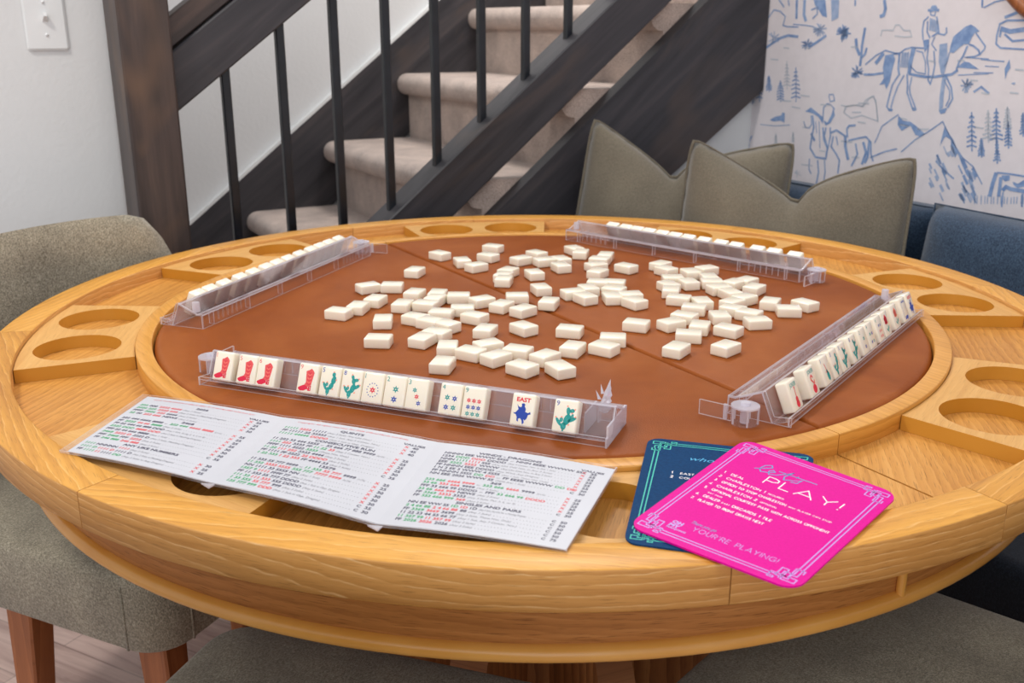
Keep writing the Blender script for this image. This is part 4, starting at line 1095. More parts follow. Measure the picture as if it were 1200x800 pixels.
for zz in (1.142, 1.202):
    bm = bmesh.new()
    c = F(-.314, .0775, zz)
    bmesh.ops.create_uvsphere(bm, u_segments=10, v_segments=6, radius=0.003, matrix=Matrix.Translation(c))
    swp('screw', bm, M['trimwhite'], smooth=True)

# round wooden frame, high on the papered wall
rm = empty('round_mirror', F(1.44, -0.90, 1.36)); tag(rm, 'round wooden frame hanging on the blue patterned wallpaper, cut off at the top right corner', 'mirror')
bm = bmesh.new()
nR, nr = 64, 12
gr = []
for i in range(nR):
    a = 2 * pi * i / nR; ring = []
    for j in range(nr):
        b_ = 2 * pi * j / nr; rr = 0.200 + 0.016 * cos(b_)
        p = F(1.418 + 0.016 * sin(b_), -0.90 + rr * cos(a), 1.36 + rr * sin(a)); ring.append(bm.verts.new(Vector(p) - rm.location))
    gr.append(ring)
for i in range(nR):
    for j in range(nr):
        bm.faces.new((gr[i][j], gr[(i + 1) % nR][j], gr[(i + 1) % nR][(j + 1) % nr], gr[i][(j + 1) % nr]))
uv_all(bm, lambda co, n: (math.atan2(co.z, math.hypot(co.x, co.y)) * .2, co.x * 3))
finish('frame', bm, M['chair_leg'], rm, True)
bm = bmesh.new()
cc = [bm.verts.new(Vector(F(1.43, -0.90 + 0.195 * cos(2 * pi * i / 48), 1.36 + 0.195 * sin(2 * pi * i / 48))) - rm.location) for i in range(48)]
c2 = [bm.verts.new(v.co + Vector((FS.x, FS.y, 0)) * 0.006) for v in cc]
bm.faces.new(cc); bm.faces.new(c2[::-1])
for i in range(48): bm.faces.new((cc[i], c2[i], c2[(i + 1) % 48], cc[(i + 1) % 48]))
finish('mirror_glass', bm, M['mirror'], rm)

# ------------------------------------------------------------------ the table
TZ = 0.76
table = empty('game_table', (0, 0, 0)); tag(table, 'large round oak game table with tan leather top and cup holder wells', 'table')
def sector(r0, r1, z0, z1, a0, a1, bev=0.0, step=2.5, mid=None, cx=0.0, cy=0.0, offuv=0.0):
    """solid ring sector; grain runs along the chord"""
    bm = bmesh.new()
    n = max(2, int(round((a1 - a0) / step)))
    b_ = bev
    prof = [(r0, z0), (r1, z0), (r1, z1 - b_), (r1 - b_, z1), (r0 + b_, z1), (r0, z1 - b_)] if b_ else [(r0, z0), (r1, z0), (r1, z1), (r0, z1)]
    if b_: prof = [(r0, z0), (r1 - b_, z0), (r1, z0 + b_), (r1, z1 - b_), (r1 - b_ * .3, z1 - b_ * .3), (r1 - b_, z1), (r0 + b_, z1), (r0 + b_ * .3, z1 - b_ * .3), (r0, z1 - b_)]
    rings = []
    for i in range(n + 1):
        a = radians(a0 + (a1 - a0) * i / n)
        rings.append([bm.verts.new((cx + r * cos(a), cy + r * sin(a), z)) for r, z in prof])
    k = len(prof)
    for i in range(n):
        for j in range(k):
            bm.faces.new((rings[i][j], rings[i][(j + 1) % k], rings[i + 1][(j + 1) % k], rings[i + 1][j]))
    bm.faces.new(rings[0][::-1]); bm.faces.new(rings[-1])
    bmesh.ops.recalc_face_normals(bm, faces=bm.faces[:])
    am = radians((a0 + a1) / 2 if mid is None else mid)
    T = Vector((-sin(am), cos(am))); Rr = Vector((cos(am), sin(am)))
    def fn(co, nn):
        u = co.x * T.x + co.y * T.y; v = co.x * Rr.x + co.y * Rr.y
        if abs(nn.z) > 0.5: return (u + offuv, v + offuv * .7)
        rad = abs(nn.x * co.x + nn.y * co.y) / max(1e-6, math.hypot(co.x, co.y))
        if rad > 0.5: return (math.atan2(co.x * T.x + co.y * T.y, v) * math.hypot(co.x, co.y) + offuv, co.z + 0.35 + offuv * .7)
        return (co.z + offuv, v + offuv)
    uv_all(bm, fn)
    return bm
def add(name, bm, mat, parent=table, ang=None):
    o = finish(name, bm, mat, parent, keep_n=True)
    if ang: smooth_by_angle(o, ang)
    return o
SPLIT = -58.6
joints = sorted([10 + 45 * k for k in range(-4, 4)] + [SPLIT, SPLIT + 180])
gap = 0.035
rng = random.Random(11)
for i, a in enumerate(joints):
    b_ = joints[(i + 1) % len(joints)]
    if b_ < a: b_ += 360
    bm = sector(0.711, 0.7542, 0.7215, TZ, a + gap, b_ - gap, 0.0016, 2.0, offuv=rng.uniform(0, 3))
    o = add('rim_segment', bm, [M['rim'], M['rim_side']], ang=50)
    for p in o.data.polygons:
        if abs(p.normal.z) < 0.5: p.material_index = 1
for a in (SPLIT, SPLIT + 180):
    add('leather_rail', sector(0.5462, 0.5675, 0.732, TZ - 0.0003, a + 0.06, a + 180 - 0.06, 0.0016, 2.5, offuv=rng.uniform(0, 3)), M['rail'], ang=50)
# well floor: veneered sectors in two halves
for a in (SPLIT, SPLIT + 180):
    add('well_floor', sector(0.5665, 0.712, 0.722, 0.7365, a + 0.12, a + 180 - 0.12, 0, 2.5, mid=a + 45), M['well'])
# cup holder blocks
def cup_block(ac, off):
    hw = 12.4; r0, r1 = 0.5685, 0.7100; z0, z1 = 0.7367, 0.7540
    P = []
    for i in range(11): a = radians(ac - hw + 2 * hw * i / 10); P.append((r1 * cos(a), r1 * sin(a)))
    for i in range(11): a = radians(ac + hw - 2 * hw * i / 10); P.append((r0 * cos(a), r0 * sin(a)))
    H = []
    for s in (-1, 1):
        a = radians(ac + s * 6.05); c = (0.6405 * cos(a), 0.6405 * sin(a))
        # nearly touching the long sides, as the cups are wide
        H.append([(c[0] + 0.0545 * cos(t), c[1] + 0.0545 * sin(t)) for t in [-2 * pi * k / 48 for k in range(48)]])
    bm = bmesh.new()
    loops = [P] + H
    V3 = [[Vector((x, y, 0)) for x, y in L] for L in loops]
    flat = [v for L in V3 for v in L]
    top = [bm.verts.new((v.x, v.y, z1)) for v in flat]; bot = [bm.verts.new((v.x, v.y, z0)) for v in flat]
    for t in tessellate_polygon(V3):
        if (flat[t[1]] - flat[t[0]]).cross(flat[t[2]] - flat[t[0]]).z < 0: t = (t[0], t[2], t[1])
        try:
            bm.faces.new([top[k] for k in t]); bm.faces.new([bot[k] for k in t][::-1])
        except ValueError: pass
    o_ = 0
    for L in loops:
        n = len(L)
        for k in range(n):
            a, b_ = o_ + k, o_ + (k + 1) % n
            f = bm.faces.new((bot[a], bot[b_], top[b_], top[a])); f.material_index = 1
        o_ += n
    bmesh.ops.recalc_face_normals(bm, faces=bm.faces[:])
    T = Vector((-sin(radians(ac)), cos(radians(ac))))
    uv_all(bm, lambda co, n: (co.x * T.x + co.y * T.y + off, co.x * T.y - co.y * T.x + off * .6 + co.z))
    o = finish('cup_holder', bm, [M['block'], M['lacquer']], table, keep_n=True)
    smooth_by_angle(o, 30)
for k in range(8): cup_block(10 + 45 * k, rng.uniform(0, 3))
# leather pads, two halves with soft edges
def pad(a0):
    R = 0.5445; zt = 0.7585; rr = 0.011
    bm = bmesh.new()
    ca, sa = cos(radians(a0)), sin(radians(a0))
    n = 44
    def outline(inset):
        r = R - inset; y0 = 0.0003 + inset * 0.55
        x = math.sqrt(r * r - y0 * y0); ang0 = math.atan2(y0, x)
        pts = [(r * cos(ang0 + (pi - 2 * ang0) * i / n), r * sin(ang0 + (pi - 2 * ang0) * i / n)) for i in range(n + 1)]
        base = [(-x + 2 * x * i / 24, y0) for i in range(1, 24)]
        return pts + base
    rings = []
    for k in range(7):
        a = radians(90 * k / 6)
        rings.append((outline(rr * (1 - cos(a))), zt - rr + rr * sin(a)))
    rings.insert(0, (outline(0), 0.735))
    vv = [[bm.verts.new((x * ca - y * sa, x * sa + y * ca, z)) for x, y in o] for o, z in rings]
    m_ = len(vv[0])
    for i in range(len(vv) - 1):
        for j in range(m_): bm.faces.new((vv[i][j], vv[i][(j + 1) % m_], vv[i + 1][(j + 1) % m_], vv[i + 1][j]))
    bm.faces.new(vv[-1]); bm.faces.new(vv[0][::-1])
    bmesh.ops.recalc_face_normals(bm, faces=bm.faces[:])
    o = finish('leather_pad', bm, M['leather'], table, keep_n=True); smooth_by_angle(o, 25)
pad(SPLIT); pad(SPLIT + 180)
bm = bmesh.new(); cyl(bm, (0, 0), 0.712, 0.712, 0.7160, 0.7215, 72)
uv_all(bm, lambda co, n: (co.x, co.y)); add('underside_board', bm, M['apron'])
# apron, bead and its little turned stop
ACX = -0.010
for k in range(2):
    add('apron_panel', sector(0.680, 0.6895, 0.640, 0.716, k * 180 - 60.9, k * 180 + 118.9, 0, 2.5, cx=ACX, offuv=rng.uniform(0, 3)), M['apron'], ang=40)
bm = bmesh.new()
nR, nr = 144, 12; gr = []
for i in range(nR):
    a = 2 * pi * i / nR
    gr.append([bm.verts.new((ACX + (0.6895 + 0.0105 * cos(2 * pi * j / nr)) * cos(a), (0.6895 + 0.0105 * cos(2 * pi * j / nr)) * sin(a), 0.6415 + 0.0085 * sin(2 * pi * j / nr))) for j in range(nr)])
for i in range(nR):
    for j in range(nr): bm.faces.new((gr[i][j], gr[(i + 1) % nR][j], gr[(i + 1) % nR][(j + 1) % nr], gr[i][(j + 1) % nr]))
finish('bead_moulding', bm, M['bead'], table, True)
for a in (-61.0, 119.0):
    bm = bmesh.new(); cyl(bm, (ACX + 0.693 * cos(radians(a)), 0.693 * sin(radians(a))), 0.0045, 0.0045, 0.646, 0.7155, 14)
    o = finish('stop_dowel', bm, M['bead'], table); smooth_by_angle(o, 40)
# pedestal: splayed panels round a core, on a star base
bm = bmesh.new(); cyl(bm, (0, 0), 0.13, 0.09, 0.05, 0.716, 8); uv_all(bm, lambda co, n: (co.z, math.atan2(co.y, co.x) * .1))
add('pedestal_column', bm, M['pedestal'])
for k in range(8):
    a = radians(22.5 + 45 * k); d = Vector((cos(a), sin(a))); t = Vector((-sin(a), cos(a))) * 0.028
    bm = bmesh.new()
    def q(r, s, z): p = d * r + t * s; return (p.x, p.y, z)
    hexa(bm, [q(.05, -1, 0.0), q(.40, -1, 0.0), q(.40, 1, 0.0), q(.05, 1, 0.0), q(.05, -1, .62), q(.13, -1, .62), q(.13, 1, .62), q(.05, 1, .62)])
    bmesh.ops.recalc_face_normals(bm, faces=bm.faces[:])
    uv_all(bm, lambda co, n: (co.z * .86 - math.hypot(co.x, co.y) * .5, math.hypot(co.x, co.y) + k * .37))
    add('pedestal_fin', bm, M['pedestal'])
bm = bmesh.new(); cyl(bm, (0, 0), 0.46, 0.42, 0.0, 0.045, 8); uv_all(bm, lambda co, n: (co.x, co.y)); add('pedestal_base', bm, M['pedestal'])

# ------------------------------------------------------------------ mahjong tiles
TW, TH, TT = 0.0262, 0.0346, 0.0144
INKS = ['ivory', 'red', 'coral', 'crimson', 'teal', 'navyink', 'peach']
RED, COR, CRI, TEA, BLU, PEA = 1, 2, 3, 4, 5, 6
def tile_bm():
    bm = bmesh.new(); box(bm, -TW / 2, TW / 2, -TH / 2, TH / 2, 0, TT)
    bmesh.ops.bevel(bm, geom=bm.edges[:] + bm.verts[:], offset=0.0024, segments=3, affect='EDGES', profile=0.5)
    for f in bm.faces: f.smooth = True
    return bm
ZF = TT + 0.00006
def fm(q): return (q[0] * 0.001, q[1] * 0.001, ZF)
def star(bm, x, y, r, col):
    pts = [(x + (r if k % 2 == 0 else r * .46) * sin(pi * k / 6), y + (r if k % 2 == 0 else r * .46) * cos(pi * k / 6)) for k in range(12)]
    poly(bm, pts, col, fm)
    poly(bm, ell(x, y, r * .2, r * .2, 0, 8), 0, lambda q: (q[0] * .001, q[1] * .001, ZF + .00004))
def num(bm, s, col): put_text(bm, s, -10.6, 10.2, 5.2, fm, col)
def boot(bm, n):
    num(bm, n, COR)
    poly(bm, [(4, 11.8), (1, 9.8), (-2.4, 8.4), (-1.8, 2), (-1.2, -4), (-2.8, -7.2), (1.5, -9), (5.8, -7), (7.0, 0), (8.2, 7.4), (6.6, 9.8)], COR, fm)
    poly(bm, [(-2.8, -7.0), (-6.5, -8.6), (-10.2, -10.6), (-10.4, -12.2), (-7.5, -14.2), (-3, -13.8), (1.4, -11.6), (2.2, -13.4), (6, -13.2), (6.2, -7.2), (1.5, -9)], CRI, fm)
    g = lambda q: (q[0] * .001, q[1] * .001, ZF + .00004)
    for k in range(7):
        y = 7.5 - k * 2.1
        ribbon(bm, [(.2, y), (2.6, y - 1.4), (5.2, y)], .62, mat=PEA if k % 2 else CRI, mapf=g)
    ribbon(bm, [(3, 10.6), (2.8, -6)], .35, mat=CRI, mapf=g)
    for k in range(4): poly(bm, ell(2.2 + (k % 2) * 2.6, -9.6 - (k // 2) * 2, .6, .6, 0, 6), 0 if k != 2 else PEA, g)
def pads(bm, L, flowers, col=TEA):
    for x, y, rx, ry, r in L: poly(bm, ell(x, y, rx, ry, radians(r)), col, fm)
    g = lambda q: (q[0] * .001, q[1] * .001, ZF + .00004)
    for x, y in flowers: poly(bm, ell(x, y, 1.0, .8, .5, 7), PEA, g)
    for x, y, rx, ry, r in L:
        for k in (-1, 0, 1): poly(bm, ell(x + rx * .3 * k, y - ry * .35 * k, .22, .22, 0, 5), 0, g)
def cactus5(bm, n='5'):
    num(bm, n, BLU)
    pads(bm, [(-1.2, -10, 2.4, 4.2, 0), (-5.4, -5, 1.6, 5.0, 28), (-3, -2.8, 1.7, 2.2, 0), (2.6, -4.4, 2.7, 4.4, -25), (5, 2.4, 3.0, 4.8, -14), (4.4, 8.6, 2.2, 2.7, 0), (-1.4, -13.5, 1.0, 1.8, 0)], [(-8.2, -1.2), (-3, -.4), (4.2, 11.5), (8, 3), (4.8, -7.5)])
def cactus8(bm, n='8'):
    num(bm, n, BLU)
    pads(bm, [(-1.2, -10, 2.6, 4.0, 0), (-6, -5.4, 1.6, 4.6, 32), (-3.4, -3.8, 1.6, 2.2, 0), (2.6, -3.6, 3.0, 5.6, -20), (7.4, -1.4, 1.9, 4.6, -55), (2.8, 4.4, 2.4, 3.6, 10), (6.2, 6.0, 2.6, 1.9, 10), (1.2, 8.8, 1.8, 2.6, 20), (-1.4, -13.5, 1.0, 1.8, 0)], [(-8.6, -1.8), (-3.4, -1.4), (.2, 11.4), (8.8, 7.6), (11, 1), (5.4, -8)])
def cactus9(bm, n='9'):
    num(bm, n, BLU)
    pads(bm, [(-.8, -10, 3.0, 3.8, 0), (-6.4, -6, 1.7, 5.0, 38), (-3.6, -3.6, 1.9, 2.5, 0), (2.4, -3, 3.6, 6.0, -18), (7.6, -2.4, 1.9, 5.2, -60), (7.4, 1, 1.4, 2.6, -20), (2.8, 5.8, 2.2, 4.0, 8), (6.8, 6.4, 2.8, 2.1, 15), (-.9, -13.4, 1.1, 2, 0)], [(-9.6, -1.6), (-3.6, -.9), (1.4, 10.6), (9.6, 8), (11, .6), (7, 4), (4.6, -8)])
def circ1(bm):
    num(bm, '1', TEA)
    for k in range(14): poly(bm, ell(0.4 + 6.8 * cos(2 * pi * k / 14), -2 + 7.4 * sin(2 * pi * k / 14), .62, .68, 0, 8), BLU, fm)
    star(bm, .4, -2, 4.2, RED)
def stars(n, L):
    def f(bm):
        num(bm, n, TEA)
        for x, y, r, c in L: star(bm, x, y, r, c)
    return f
def joker_guitar(bm):
    put_text(bm, 'JOKER', 0, 9.2, 4.4, fm, TEA, width=17, align='L', bold=.02) if False else put_text(bm, 'JOKER', -8.4, 9.2, 4.4, fm, TEA, width=16.8, bold=.02)
    ribbon(bm, [(1.2, 7.2), (.8, -4)], 1.5, mat=COR, mapf=fm); poly(bm, ell(1.2, 7.4, 1.3, 1.6), RED, fm)
    poly(bm, ell(.8, -5.2, 3.2, 3.2), RED, fm); poly(bm, ell(.8, -10.2, 4.2, 4.4), RED, fm)
    poly(bm, ell(.8, -6, 1.1, 1.1), COR, lambda q: (q[0] * .001, q[1] * .001, ZF + .00004))
def joker_chili(bm):
    put_text(bm, 'JOKER', -8.4, 9.2, 4.4, fm, TEA, width=16.8, bold=.02)
    ribbon(bm, [(3, 3.4), (0, 6.6), (-3, 5), (-3, 2), (1, -1.4), (2.6, -4)], 2.3, mat=COR, mapf=fm)
    poly(bm, ell(1.4, -9, 5.2, 5.0), RED, fm); poly(bm, ell(4.6, -1.6, 1.1, 2.6, -.2), COR, fm)
    g = lambda q: (q[0] * .001, q[1] * .001, ZF + .00004)
    for k in range(9): poly(bm, ell(-1.4 + (k % 3) * 2.6, -11 + (k // 3) * 2.2, .6, .6, 0, 6), CRI, g)
def bird(bm):
    num(bm, '1', BLU)
    ribbon(bm, [(-2.6, 8.4), (-.8, 3), (.6, -3)], 1.4, mat=COR, mapf=fm); ribbon(bm, [(-4.4, -2), (-1, -1), (1.4, -4)], 1.0, mat=PEA, mapf=fm)
    poly(bm, ell(2, -7, 3.6, 5.6, .15), TEA, fm); poly(bm, ell(.6, -1.4, 1.8, 2.2), TEA, fm)
def rose(col1, col2):
    def f(bm):
        for x, y, r in ((0, 4, 4.8), (-2.6, 6, 3.2), (2.6, 6, 3.2), (0, 9, 3), (-2.8, 1.6, 2.8), (2.8, 1.6, 2.8)): poly(bm, ell(x, y, r, r), col1, fm)
        poly(bm, ell(0, 4.6, 2, 2), col2, lambda q: (q[0] * .001, q[1] * .001, ZF + .00004))
        ribbon(bm, [(.6, -1), (1.6, -9), (2.4, -13)], .9, mat=TEA, mapf=fm)
        poly(bm, ell(4.6, -6.6, 1.4, 3.4, -.7), TEA, fm); poly(bm, ell(-1.6, -8.6, 1.3, 3.2, .8), TEA, fm)
    return f
def soap(bm):
    ribbon(bm, [(-7.5, 10.6), (7.5, 10.6), (7.5, -10), (-7.5, -10)], .6, mat=BLU, mapf=fm, closed=True)
    for x, y in ((-5, 12), (-2, 11), (0, 12.4), (3, 11.4)): poly(bm, ell(x, y, 1.6, .9, .4), BLU, fm)
    for x, y, r in ((-3, -12.4, 2.0), (1, -11.2, 2.8), (5, -11, 2.6), (4, -13.4, 1.8)): poly(bm, ell(x, y, r, r * .8, .3), BLU, fm)
RIDER = [(-6.5, 5.6), (-4.6, 3.4), (-2, 2.8), (-1.2, 4.6), (-1.8, 6.6), (0.6, 7.4), (2.4, 6), (1.6, 4.4), (3.4, 1.8), (3.2, -1.4), (6.2, -2.2), (8.6, -.8), (9.2, -3), (6.6, -4.2), (5.6, -8), (3.6, -10.2), (2.2, -9), (3.2, -12.6), (1.4, -14.6), (.4, -10.6), (-1.6, -8.4), (-3.6, -9.2), (-3.2, -12.4), (-5.2, -11.2), (-5.4, -7.6), (-7, -4.8), (-9.6, -2.6), (-9.2, -4.4), (-6.6, -2.2), (-4.6, .6)]
def wind(word):
    def f(bm):
        put_text(bm, word, 0, 8.8, 4.2, fm, RED, width=15.5, align='C', bold=.035)
        poly(bm, RIDER, BLU, fm)
    return f
def face_mesh(fn):
    bm = tile_bm()
    if fn: fn(bm)
    me = bpy.data.meshes.new('mahjong_tile'); bm.to_mesh(me); bm.free()
    for k in INKS: me.materials.append(M[k])
    return me
BLANK = face_mesh(None)
def tile_obj(me, label, group=None):
    o = bpy.data.objects.new('mahjong_tile', me); COL.objects.link(o)
    return tag(o, label, 'tile', group)
LZ = 0.7585
for i, (x, y, a) in enumerate(TILES):
    o = tile_obj(BLANK, *loose_label(i))
    o.location = (x, y, LZ + 0.00005 + (i % 3) * 1e-5); o.rotation_euler = (0, 0, a)

# ------------------------------------------------------------------ clear racks
RL_ = 0.496; RW = 0.070
LEAN = radians(23)
def slab(bm, u0, u1, p, q, th, mat=0, emat=1):
    """sheet of thickness th whose section runs p -> q in (d, z)"""
    p = Vector(p); q = Vector(q); d = (q - p).normalized(); n = Vector((-d.y, d.x)) * th
    c = [p, q, q + n, p + n]
    vs = [bm.verts.new((u0, k.x, k.y)) for k in c] + [bm.verts.new((u1, k.x, k.y)) for k in c]
    for k in range(4):
        f = bm.faces.new((vs[k], vs[(k + 1) % 4], vs[4 + (k + 1) % 4], vs[4 + k])); f.material_index = emat if k in (1, 3) else mat
    bm.faces.new((vs[3], vs[2], vs[1], vs[0])).material_index = emat
    bm.faces.new((vs[4], vs[5], vs[6], vs[7])).material_index = emat
def plate(bm, u0, u1, pts, mat=0, emat=1):
    a = [bm.verts.new((u0, d, z)) for d, z in pts]; b_ = [bm.verts.new((u1, d, z)) for d, z in pts]
    bm.faces.new(a[::-1]).material_index = mat; bm.faces.new(b_).material_index = mat
    n = len(pts)
    for k in range(n): bm.faces.new((a[k], a[(k + 1) % n], b_[(k + 1) % n], b_[k])).material_index = emat
def rack_z(org): return 0.7601 if org[0] > 0 else LZ + 0.0002   # two racks overhang the wooden rail
def make_rack(label, org, ang, L=RL_, broken_pin=False):
    r = empty('tile_rack', (org[0], org[1], rack_z(org)), ang); tag(r, label, 'tile rack', 'clear acrylic tile racks')
    A = [M['acr'], M['acr_edge']]
    bm = bmesh.new()
    slab(bm, 0, L, (0.0, 0.0062), (0.0168, -0.0000), 0.0006)       # sloping shelf
    slab(bm, 0, L, (0.0, 0.0), (0.0, 0.0100), -0.0018)             # front lip
    finish('tile_shelf', bm, A, r)
    bm = bmesh.new()
    slab(bm, 0, L, (0.01755, 0.0006), (0.0307, 0.0318), -0.0020)
    finish('leaning_panel', bm, [M['acr_dim'], M['acr_edge']], r)
    bm = bmesh.new()
    slab(bm, 0, L, (0.0307, 0.0318), (0.0610, 0.0185), 0.0020)
    slab(bm, 0, L, (0.0610, 0.0185), (0.0700, 0.0185), 0.0020)
    slab(bm, 0, L, (0.0682, 0.0000), (0.0682, 0.0184), -0.0018)
    finish('sloping_cover', bm, A, r)
    for k in range(6):
        u = 0.028 + k * 0.088
        bm = bmesh.new(); plate(bm, u - 0.001, u + 0.001, [(0.060, 0.0002), (0.068, 0.0002), (0.068, 0.0183), (0.060, 0.0183)]); finish('rib', bm, A, r)
    for u in (0.0, L - 0.002):
        bm = bmesh.new()
        plate(bm, u, u + 0.002, [(-0.0018, 0.0), (0.070, 0.0), (0.070, 0.0207), (0.061, 0.0207), (0.0312, 0.0339), (0.0285, 0.0335), (0.0172, 0.008), (-0.0018, 0.0102)])
        finish('end_plate', bm, A, r)
    bm = bmesh.new()                                                # scored counting marks
    for k in range(6):
        for u in (0.040 + k * 0.011, L - 0.040 - k * 0.011): plate(bm, u - 0.0004, u + 0.0004, [(0.0660, 0.004), (0.0680, 0.004), (0.0680, 0.0175), (0.0660, 0.0175)], 0, 1)
    finish('score_marks', bm, A, r)
    bm = bmesh.new()                                                # hinge and swinging pusher
    cyl(bm, (-0.0155, 0.043), 0.0145, 0.0150, 0.0, 0.0200, 14, 0); cyl(bm, (-0.0155, 0.043), 0.0152, 0.0152, 0.0186, 0.0204, 14, 1); cyl(bm, (-0.0155, 0.043), 0.0050, 0.0050, 0.001, 0.0235, 12, 1)
    for k in range(5): cyl(bm, (-0.0155 + .0138 * cos(k * 1.25), 0.043 + .0138 * sin(k * 1.25)), .0011, .0011, .0005, .0186, 6, 1)
    hexa(bm, [(-0.0155, .036, .014), (0.002, .036, .014), (.002, .050, .014), (-.0155, .050, .014), (-0.0155, .036, .0185), (0.002, .036, .0185), (.002, .050, .0185), (-.0155, .050, .0185)], 0)
    finish('hinge', bm, A, r)
    bm = bmesh.new()
    plate(bm, -0.0215, -0.0190, [(0.056, 0.001), (0.093, 0.001), (0.093, 0.0175), (0.056, 0.0175)], 0, 1)
    plate(bm, -0.0190, -0.0165, [(0.062, 0.001), (0.066, 0.001), (0.066, 0.0175), (0.062, 0.0175)], 1, 1)
    finish('pusher_arm', bm, A, r)
    if broken_pin:
        bm = bmesh.new()                                            # end box with the rough snapped pin
        for q in ([(L - .034, .030), (L - .032, .068)], [(L - .002, .002), (L, .068)]):
            hexa(bm, [(q[0][0], q[0][1], 0), (q[1][0], q[0][1], 0), (q[1][0], q[1][1], 0), (q[0][0], q[1][1], 0), (q[0][0], q[0][1], .0215), (q[1][0], q[0][1], .0215), (q[1][0], q[1][1], .0215), (q[0][0], q[1][1], .0215)], 1)
        finish('end_box', bm, A, r)
        bm = bmesh.new(); rg = random.Random(5)
        n = 9; prev = None
        for j in range(9):
            z = 0.020 + j * 0.0036; rr = 0.0060 * (1 - (j / 8.5) ** 2 * .8) * (1 if j % 2 else .86)
            ring = [bm.verts.new((L - .018 + j * .0006 + rr * cos(2 * pi * k / n) * rg.uniform(.75, 1.2), .047 + rr * sin(2 * pi * k / n) * rg.uniform(.75, 1.2), z + rg.uniform(-.001, .001))) for k in range(n)]
            if prev:
                for k in range(n): bm.faces.new((prev[k], prev[(k + 1) % n], ring[(k + 1) % n], ring[k])).material_index = 1
            else: bm.faces.new(ring[::-1])
            prev = ring
        tip = bm.verts.new((L - .012, .047, .056))
        for k in range(n): bm.faces.new((prev[k], prev[(k + 1) % n], tip)).material_index = 1
        for dx, dy, h in ((-.004, .002, .046), (.004, -.003, .050), (-.006, -.002, .041)):
            c = Vector((L - .017 + dx, .047 + dy, h - .008)); vs = [bm.verts.new(c + Vector(v) * .0022) for v in ((1, 0, 0), (-.5, .8, 0), (-.5, -.8, 0))]; t_ = bm.verts.new(c + Vector((dx * .6, dy * .6, .010)))
            bm.faces.new(vs[::-1]).material_index = 1
            for k in range(3): bm.faces.new((vs[k], vs[(k + 1) % 3], t_)).material_index = 1
        finish('snapped_pin', bm, A, r)
    else:
        bm = bmesh.new(); cyl(bm, (L - .012, .052), .0055, .0050, .0206, .034, 12, 1); finish('hinge_pin', bm, A, r)
    return r
def rack_tile(org, ang, u, me, label, group=None):
    c, s = cos(ang), sin(ang)
    ax = Vector((c, s, 0)); pp = Vector((-s, c, 0)); zz = Vector((0, 0, 1))
    X = ax; Y = pp * sin(LEAN) + zz * cos(LEAN); Z = -pp * cos(LEAN) + zz * sin(LEAN)
    corner = Vector((org[0], org[1], rack_z(org))) + ax * u + pp * 0.0032 + zz * 0.0070
    o_ = corner - (X * (-TW / 2) + Y * (-TH / 2) + Z * TT)
    ob = tile_obj(me, label, group)
    mt = Matrix((X, Y, Z)).transposed().to_4x4(); mt.translation = o_
    ob.matrix_world = mt
    return ob
make_rack('clear acrylic rack of picture tiles nearest the camera, with a jagged snapped pin', R_F[0], R_F[1], broken_pin=True)
make_rack('clear acrylic rack of face-up joker, cactus and flower tiles at the right of the leather', R_R[0], R_R[1], L=0.516)
make_rack('clear acrylic rack at the far side of the leather, in front of the olive cushions', R_B[0], R_B[1])
make_rack('clear acrylic rack at the left of the leather, seen from behind', R_L[0], R_L[1])
b3 = [(-2.6, 4.6, 3.2, TEA), (.6, -2.2, 3.2, RED), (3.6, -9, 3.2, BLU)]
front = [(lambda b: boot(b, '1'), 'red boot tile, leftmost in the near rack'), (lambda b: boot(b, '5'), 'red boot tile between two other boot tiles in the near rack'),
         (lambda b: boot(b, '6'), 'red boot tile left of the first gap in the near rack'), (lambda b: boot(b, '9'), 'red boot tile right of the first gap, beside a cactus tile, near rack'),
         (cactus5, 'slender teal cactus tile touching the red boot tile in the near rack'), (cactus8, 'branching teal cactus tile beside the ring-of-dots tile in the near rack'),
         (circ1, 'tile with one red star in a ring of blue dots in the near rack'), (stars('2', [(1.2, 2.4, 4.2, TEA), (.6, -8.6, 4.2, BLU)]), 'tile with a teal and a blue star and 2 in the near rack'),
         (stars('3', b3), 'tile with three stars running diagonally in the near rack'), (stars('4', [(-3.6, 2, 3.6, TEA), (5, 1.6, 3.6, BLU), (-3.8, -8.4, 3.6, BLU), (4.6, -8.2, 3.6, TEA)]), 'tile with four teal and blue stars in the near rack'),
         (stars('9', [(-5.6 + 5.9 * k, 2.2 - 7.0 * j, 3.0, (RED, BLU, TEA)[j]) for j in range(3) for k in range(3)]), 'tile with nine stars in red, blue and teal rows in the near rack'),
         (wind('EAST'), 'tile reading EAST over a blue horse rider'), (cactus9, 'tile with a teal cactus and 9, rightmost in the near rack')]
for (fn, lb), u in zip(front, U_f): rack_tile(R_F[0], R_F[1], u, face_mesh(fn), lb)
